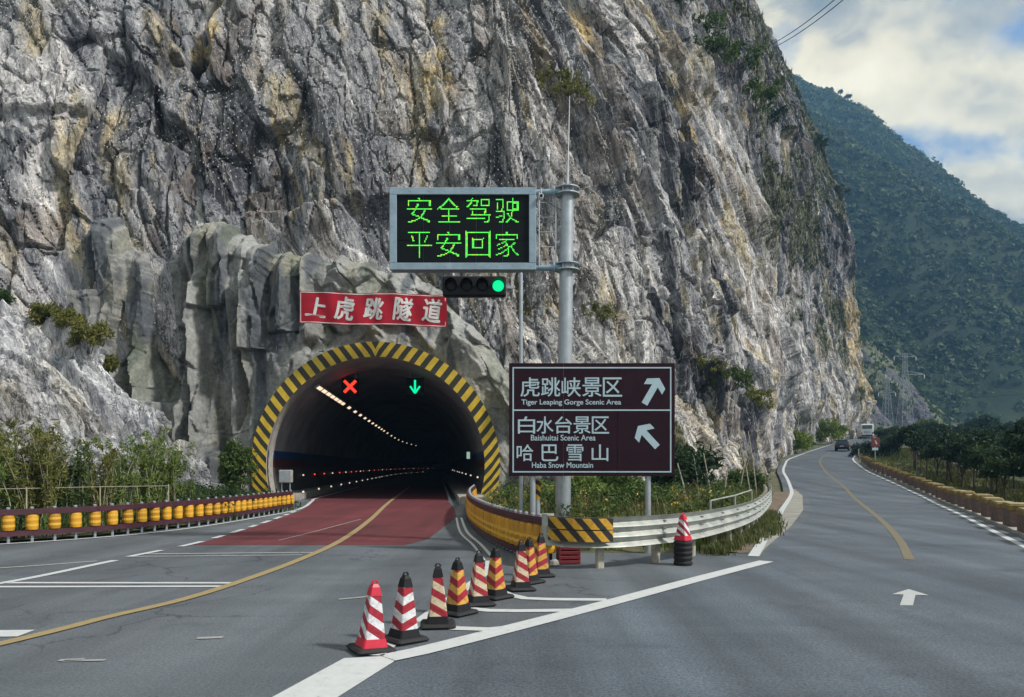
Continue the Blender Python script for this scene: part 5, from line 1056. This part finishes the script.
# ------------------------------------------------------------------ far side of the gorge
mx_ = np.arange(-150, 1100, 6.); tv = np.linspace(-.08, 1.5, 150)
cp = [(300, 5), (500, 8), (700, 25), (785, 74), (850, 108), (910, 164), (960, 213), (1000, 248), (1024, 267), (1150, 350), (1400, 420), (2200, 450)]
YC = 700.; crest = np.interp(mx_, [(a - 512) * YC / F for a, b in cp], [H + (HY - b) * YC / F for a, b in cp])
MX, TV = np.meshgrid(mx_, tv, indexing='ij'); CRS = crest[:, None]; MY = 330 + (YC - 330) * TV
MZ = np.where(TV < 1, CRS * np.clip(TV, -.1, 1) ** 1.0 if False else CRS * np.clip(TV, 0, 1) ** .92, CRS * (1 - .55 * (TV - 1) ** .9 * (TV > 1)))
rid = (fbm((MX + MZ * .55) / 70., MY / 260., 31, 4) - .5); MZ = MZ + rid * 105 * np.sin(np.clip(TV, 0, 1) * math.pi) ** .8 + (fbm(MX / 25., MY / 25., 35, 4) - .5) * 12 * np.clip(TV * 4, 0, 1)
MZ = np.where(TV < 0, -3, MZ)
gm = fbm(MX / 60., (MY + MZ) / 60., 37, 4); CM = np.zeros(MX.shape + (3,)) + np.array((.018, .031, .015)); CM = mixc(CM, (.05, .062, .028), sstep(.57, .72, gm) * .8); CM = mixc(CM, (.16, .145, .13), sstep(.62, .72, fbm(MX / 40, MZ / 50, 39, 4)) * .6 * sstep(140, 20, MZ))
PM = np.stack([MX, MY, MZ], -1); struct(np_obj('mountain', PM.reshape(-1, 3), grid_faces(len(mx_), len(tv)), M['hill'], smooth=True, col=CM.reshape(-1, 3)))
# forest cover: many small crowns of leaf faces, one mass
rf = np.random.default_rng(21); nT = 32000
fi = rf.uniform(50, 142, nT); fj = rf.uniform(2, 106, nT); i0 = fi.astype(int); j0 = fj.astype(int); a = (fi - i0)[:, None]; b = (fj - j0)[:, None]
TP = PM[i0, j0] * (1 - a) * (1 - b) + PM[i0 + 1, j0] * a * (1 - b) + PM[i0, j0 + 1] * (1 - a) * b + PM[i0 + 1, j0 + 1] * a * b
dens = fbm(TP[:, 0] / 55., (TP[:, 1] + TP[:, 2]) / 55., 41, 4); TP = TP[dens + rf.random(nT) * .35 > .46]; nT = len(TP)
q = 12; d = rf.normal(size=(nT, q, 3)); d /= np.linalg.norm(d, axis=2)[..., None]; d[..., 2] = np.abs(d[..., 2]) * 1.15; sc = rf.uniform(1.3, 2.9, (nT, 1, 1)) * (1 + .7 * (rf.random((nT, 1, 1)) > .93)); ctr = TP[:, None, :] + d * sc * rf.uniform(.75, 1.0, (nT, q, 1)) + np.array([0, 0, .7])
e1_ = np.cross(d, rf.normal(size=(nT, q, 3))); e1_ /= np.linalg.norm(e1_, axis=2)[..., None]; e2_ = np.cross(d, e1_); r_ = sc * rf.uniform(.28, .55, (nT, q, 1))
V = np.stack([ctr - e1_ * r_, ctr - e2_ * r_ * .8 + d * .25 * sc, ctr + e1_ * r_, ctr + e2_ * r_ * .8 + d * .1 * sc], 2).reshape(-1, 3)
kt = np.clip(rf.random((nT, 1, 1)) * .7 + (fbm(TP[:, 0] / 90., (TP[:, 1] + TP[:, 2]) / 90., 43, 3)[:, None, None] - .35), 0, 1) * np.ones((1, q, 1)); kt = np.clip(kt + rf.normal(size=(nT, q, 1)) * .13, 0, 1)
cF = (np.array((.022, .046, .022)) * (1 - kt) + np.array((.105, .14, .055)) * kt); cF = np.repeat(cF.reshape(-1, 3), 4, 0)
tag(np_obj('forest', V, np.arange(len(V)).reshape(-1, 4), M['leaf'], col=cF), kind='stuff')
# trees that stand out on the ridge
ridge = make_tree(300, 12, (3.4, 3.4, 3.2), GREEN_D, 'tall tree standing out on the skyline of the forested mountain', 'tree', 'trees on the mountain skyline', 'ridge_tree', 26, 24, .9, .3, 1.2)
for j, px in enumerate((838, 846, 852, 857, 862, 866, 872, 880, 905, 925, 948, 1002, 1008)):
    x = (px - 512) * YC / F; t = ridge if j == 0 else copy_tree(ridge); ij = int((x + 150) / 6); z = PM[ij, 96:104, 2].max(); place(t, x, YC + rf.uniform(-6, 6), z - 2.5, rf.uniform(.55, .95) if j not in (2, 3, 4, 5) else rf.uniform(.9, 1.15), j)
# rocky spur behind the pylons
sxx = np.arange(120, 300, 1.1); sv = np.linspace(0, 1.3, 60); crs = np.interp(sxx, [120, 150, 163.5, 180, 192, 201, 222, 260, 300], [90, 66, 57, 41, 28, 19, 9, 4, 2]); SX, SV = np.meshgrid(sxx, sv, indexing='ij'); SX = SX.astype(np.float32)
SZ = np.where(SV < 1, crs[:, None] * np.clip(SV, 0, 1) ** 1.15, crs[:, None] * (1 - (SV - 1) * 1.6)); SY = 285 + 55 * SV
dS, hS = rock_disp(SX, (SZ * 1.0).astype(np.float32), 1200, 2.2, math.radians(105), 2.2); SY = SY - dS * 1.0 - (fbm(SX / 14, SZ / 40, 1231, 3) - .5) * 14
CS = tex_color(SX, SZ.astype(np.float32), hS, .27, 1250, math.radians(100)) * np.array((.95, .88, .95)); gS = sstep(.38, .50, fbm(SX / 12, SZ / 9, 1260, 4) + .22 * sstep(.72, .95, SV)); CS = mixc(CS, (.075, .085, .03), gS * .9)
PSp = np.stack([SX, SY, SZ + 3], -1); struct(np_obj('rocky_spur', PSp.reshape(-1, 3), grid_faces(len(sxx), len(sv)), M['rock'], col=CS.reshape(-1, 3)))
v_, f_, c_ = blades(tufts(PSp, gS, 2600, 5, 0), 14, 1.6, .5, 4, GREEN_M, .8); tag(np_obj('spur_scrub', v_, f_, M['grass'], col=c_), kind='stuff')

# ------------------------------------------------------------------ pylons and cables
def pylon(px, Y, ytop, label, arms, wbase=4.2):
    x = (px - 512) * Y / F; zb = zat(x, Y) - .5; h = H + (HY - ytop) * Y / F - zb; t = empty('pylon', (x, Y, zb), label, 'pylon', 'lattice pylons at the bend'); ww = lambda z: wbase / 2 + (.55 - wbase / 2) * min(z / (h * .8), 1)
    for a in (-1, 1):
        for b in (-1, 1): MB().tube([(a * ww(z), b * ww(z), z) for z in (0, h * .4, h * .8, h * .97)], .075, 5).build('leg', M['pylon'], t)
    mb = MB(); zs = [0]
    while zs[-1] < h * .93: zs.append(zs[-1] + max(1.5, ww(zs[-1]) * 1.6))
    for z0, z1 in zip(zs, zs[1:]):
        for (a0, b0), (a1, b1) in (((-1, -1), (1, -1)), ((1, -1), (1, 1)), ((1, 1), (-1, 1)), ((-1, 1), (-1, -1))):
            p = [(a0 * ww(z0), b0 * ww(z0), z0), (a1 * ww(z1), b1 * ww(z1), z1)]; mb.tube(p, .024, 4); p = [(a1 * ww(z0), b1 * ww(z0), z0), (a0 * ww(z1), b0 * ww(z1), z1)]; mb.tube(p, .024, 4); mb.tube([(a0 * ww(z1), b0 * ww(z1), z1), (a1 * ww(z1), b1 * ww(z1), z1)], .025, 4)
    mb.build('bracing', M['pylon'], t); tips = []
    for z, w_ in arms:
        z = h * z; mb = MB()
        for s in (-1, 1):
            mb.tube([(s * .5, 0, z), (s * w_, 0, z + .1)], .06, 5); mb.tube([(s * .5, 0, z + 1.1), (s * w_, 0, z + .1)], .045, 5)
            MB().lathe((s * w_, 0, z - 1.3), [(.05, 0), (.16, .1), (.08, .3), (.16, .5), (.08, .7), (.16, .9), (.05, 1.3)], 8).build('insulator', M['white_paint'], t); tips.append((x + s * w_, Y, zb + z - 1.3))
        mb.build('crossarm', M['pylon'], t)
    return tips
t1 = pylon(887, 262, 372, 'smaller lattice pylon just right of the cliff nose', [(.86, 3.6), (.72, 3.0)]); t2 = pylon(905, 245, 350, 'taller lattice pylon right of the smaller pylon', [(.93, 3.6), (.74, 6.4)], 5.)
def wire(name, a, b, sag, label, r=.06, n=26):
    pts = [tuple(np.array(a) * (1 - f) + np.array(b) * f + np.array([0, 0, -4 * sag * f * (1 - f)])) for f in np.linspace(0, 1, n)]; o = MB().tube(pts, r, 5).build(name, M['cable']); return tag(o, label, 'cable', 'power lines across the gorge')
for j, (a, b, s, lb) in enumerate(((t2[0], (88, 60, 34), 6, 'uppermost thin power line running right from the taller pylon'), (t2[1], (96, 62, 32), 7, 'second power line running right from the taller pylon'), (t2[3], (104, 64, 26), 9, 'third power line running right from the lower arm of the taller pylon'), (t1[1], (92, 58, 21), 8, 'lowest power line running right from the smaller pylon'))): wire('power_line', a, b, s, lb, .045)
for j, dz in enumerate((0, .9)): wire('overhead_cable', (53, 150, 86.5 + dz), (41.9, 80, 57.5 + dz * 1.2), 1.0, ('lower', 'upper')[j] + ' of two dark cables slanting over the cliff top into the sky', .07)

# ------------------------------------------------------------------ vehicles and far roadside pieces
def wheel(parent, x, y, r, wd=.2):
    w_ = MB().tube([(x - wd / 2, y, r), (x + wd / 2, y, r)], r, 16).build('wheel', M['rubber'], parent, True); MB().tube([(x - wd / 2 - .01, y, r), (x + wd / 2 + .01, y, r)], r * .6, 12).build('rim', M['steel'], w_, True)
Y0 = 103; x0 = (842.5 - 512) * Y0 / F; hd = -math.atan(.5)
q = empty('car', (x0, Y0, zat(x0, Y0)), 'dark hatchback driving away up the left lane of the far road', 'car', None, hd)
mb = MB(); secs = [(-2.1, .35, .80, .84), (-2.05, .28, .98, .90), (-1.0, .25, 1.0, .91), (.6, .25, .98, .91), (1.7, .26, .88, .88), (2.1, .34, .72, .8)]
V = [];
for (yy, zl, zh, hw) in secs: V += [(-hw, yy, zl), (hw, yy, zl), (hw, yy, (zl + zh) / 2), (hw * .95, yy, zh), (-hw * .95, yy, zh), (-hw, yy, (zl + zh) / 2)]
mb.add(V, [(i * 6 + j, i * 6 + (j + 1) % 6, (i + 1) * 6 + (j + 1) % 6, (i + 1) * 6 + j) for i in range(5) for j in range(6)] + [tuple(range(5, -1, -1)), tuple(30 + j for j in range(6))]); mb.build('body', M['car_dark'], q, True)
def cab(z0, z1, ys0, ys1, w0, w1, m, nm): MB().add([(-w0, ys0[0], z0), (w0, ys0[0], z0), (w0, ys0[1], z0), (-w0, ys0[1], z0), (-w1, ys1[0], z1), (w1, ys1[0], z1), (w1, ys1[1], z1), (-w1, ys1[1], z1)], [(4, 5, 6, 7), (0, 1, 5, 4), (1, 2, 6, 5), (2, 3, 7, 6), (3, 0, 4, 7)]).build(nm, m, q)
cab(.96, 1.42, (-2.0, 1.0), (-1.55, .2), .84, .66, M['glass'], 'glasshouse'); MB().box((0, -.68, 1.45), (1.36, 1.85, .06), 0, 0, .03).build('roof', M['car_dark'], q)
for s in (-1, 1):
    MB().box((s * .72, -2.09, .80), (.3, .06, .16), 0, 0, .015).build('tail_lamp', M['tail'], q)
    for yy in (-1.3, 1.3): wheel(q, s * .80, yy, .33)
MB().box((0, -2.12, .62), (.46, .03, .13)).build('number_plate', M['plate_blue'], q); MB().box((0, -2.13, .42), (1.7, .1, .2), 0, 0, .03).build('bumper', M['black'], q)
Y0 = 156; x0 = (867 - 512) * Y0 / F; q = empty('bus', (x0, Y0, zat(x0, Y0)), 'white coach seen from behind at the far bend of the road', 'bus', None, -.35)
MB().box((0, 4, 1.85), (2.45, 8.6, 2.7), 0, 0, .16).build('body', M['white_paint'], q); MB().box((0, -.31, 2.55), (1.9, .06, .75), 0, 0, .05).build('rear_window', M['grey_glass'], q); MB().box((0, -.31, .75), (2.2, .1, .3), 0, 0, .03).build('bumper', M['black'], q)
for s in (-1, 1):
    MB().box((s * 1.03, -.32, 1.25), (.2, .06, .42), 0, 0, .02).build('tail_lamp', M['tail'], q)
    for j in range(4): MB().box((s * 1.225, 1.3 + j * 1.75, 2.45), (.03, 1.5, .8), 0, 0, .01).build('side_window', M['grey_glass'], q)
    for yy in (1.5, 6.6): wheel(q, s * 1.08, yy, .48, .28)
MB().box((0, -.33, 1.5), (1.2, .05, .5), 0, 0, .02).build('engine_grille', M['steel'], q); MB().box((0, -.33, .98), (.5, .03, .16)).build('number_plate', M['plate_blue'], q); MB().box((0, 4, 3.24), (1.5, 2.2, .12), 0, 0, .05).build('roof_unit', M['white_paint'], q)
Y0 = 76; x0 = (875.5 - 512) * Y0 / F; zz = zat(x0, Y0); q = empty('warning_sign', (x0, Y0, zz), 'red-brown sign with a small white mark above a pale plate by the far road', 'road sign')
kz = Y0 / F; zc = lambda y: H + (HY - y) * kz - zz
MB().tube([(0, .08, -.1), (0, .08, zc(438))], .05, 8).build('post', M['steel'], q); MB().box((0, 0, zc(442.3)), (8.5 * kz, .05, 9 * kz), 0, 0, .01).build('board', M['brown_red'], q); MB().box((-.05, 0, zc(449)), (6 * kz, .05, 2.6 * kz), 0, 0, .01).build('plate', M['sign_white'], q)
MB().add([(.05, -.03, zc(444.6)), (.2, -.03, zc(443.6)), (.1, -.03, zc(442.2)), (.02, -.03, zc(440.6)), (-.1, -.03, zc(440)), (-.02, -.03, zc(442.6))], [(0, 1, 2, 3, 4, 5)]).build('mark', M['sign_white'], q)
Y0 = 82; x0 = float(xr(Y0)) + .45; q = empty('marker_post', (x0, Y0, zat(x0, Y0)), 'short pale marker post with a yellow foot by the far right road edge', 'marker post'); MB().tube([(0, 0, .25), (0, 0, 1.05)], .06, 8).build('post', M['conc_post'], q); MB().tube([(0, 0, -.05), (0, 0, .25)], .07, 8).build('foot', M['block_yellow'], q)

# ------------------------------------------------------------------ air
hz_ = MB().box((150, 350, 246), (2340, 1960, 508)).build('haze', bpy.data.materials.new('haze_air')); tag(hz_, kind='stuff')
hm = hz_.data.materials[0]; hm.use_nodes = True; t = hm.node_tree; t.nodes.clear(); ho = N(t, 'ShaderNodeOutputMaterial'); pv = N(t, 'ShaderNodeVolumePrincipled'); pv.inputs['Density'].default_value = .00054; pv.inputs['Color'].default_value = (.20, .46, .82, 1); pv.inputs['Anisotropy'].default_value = .2; t.links.new(pv.outputs[0], ho.inputs['Volume'])
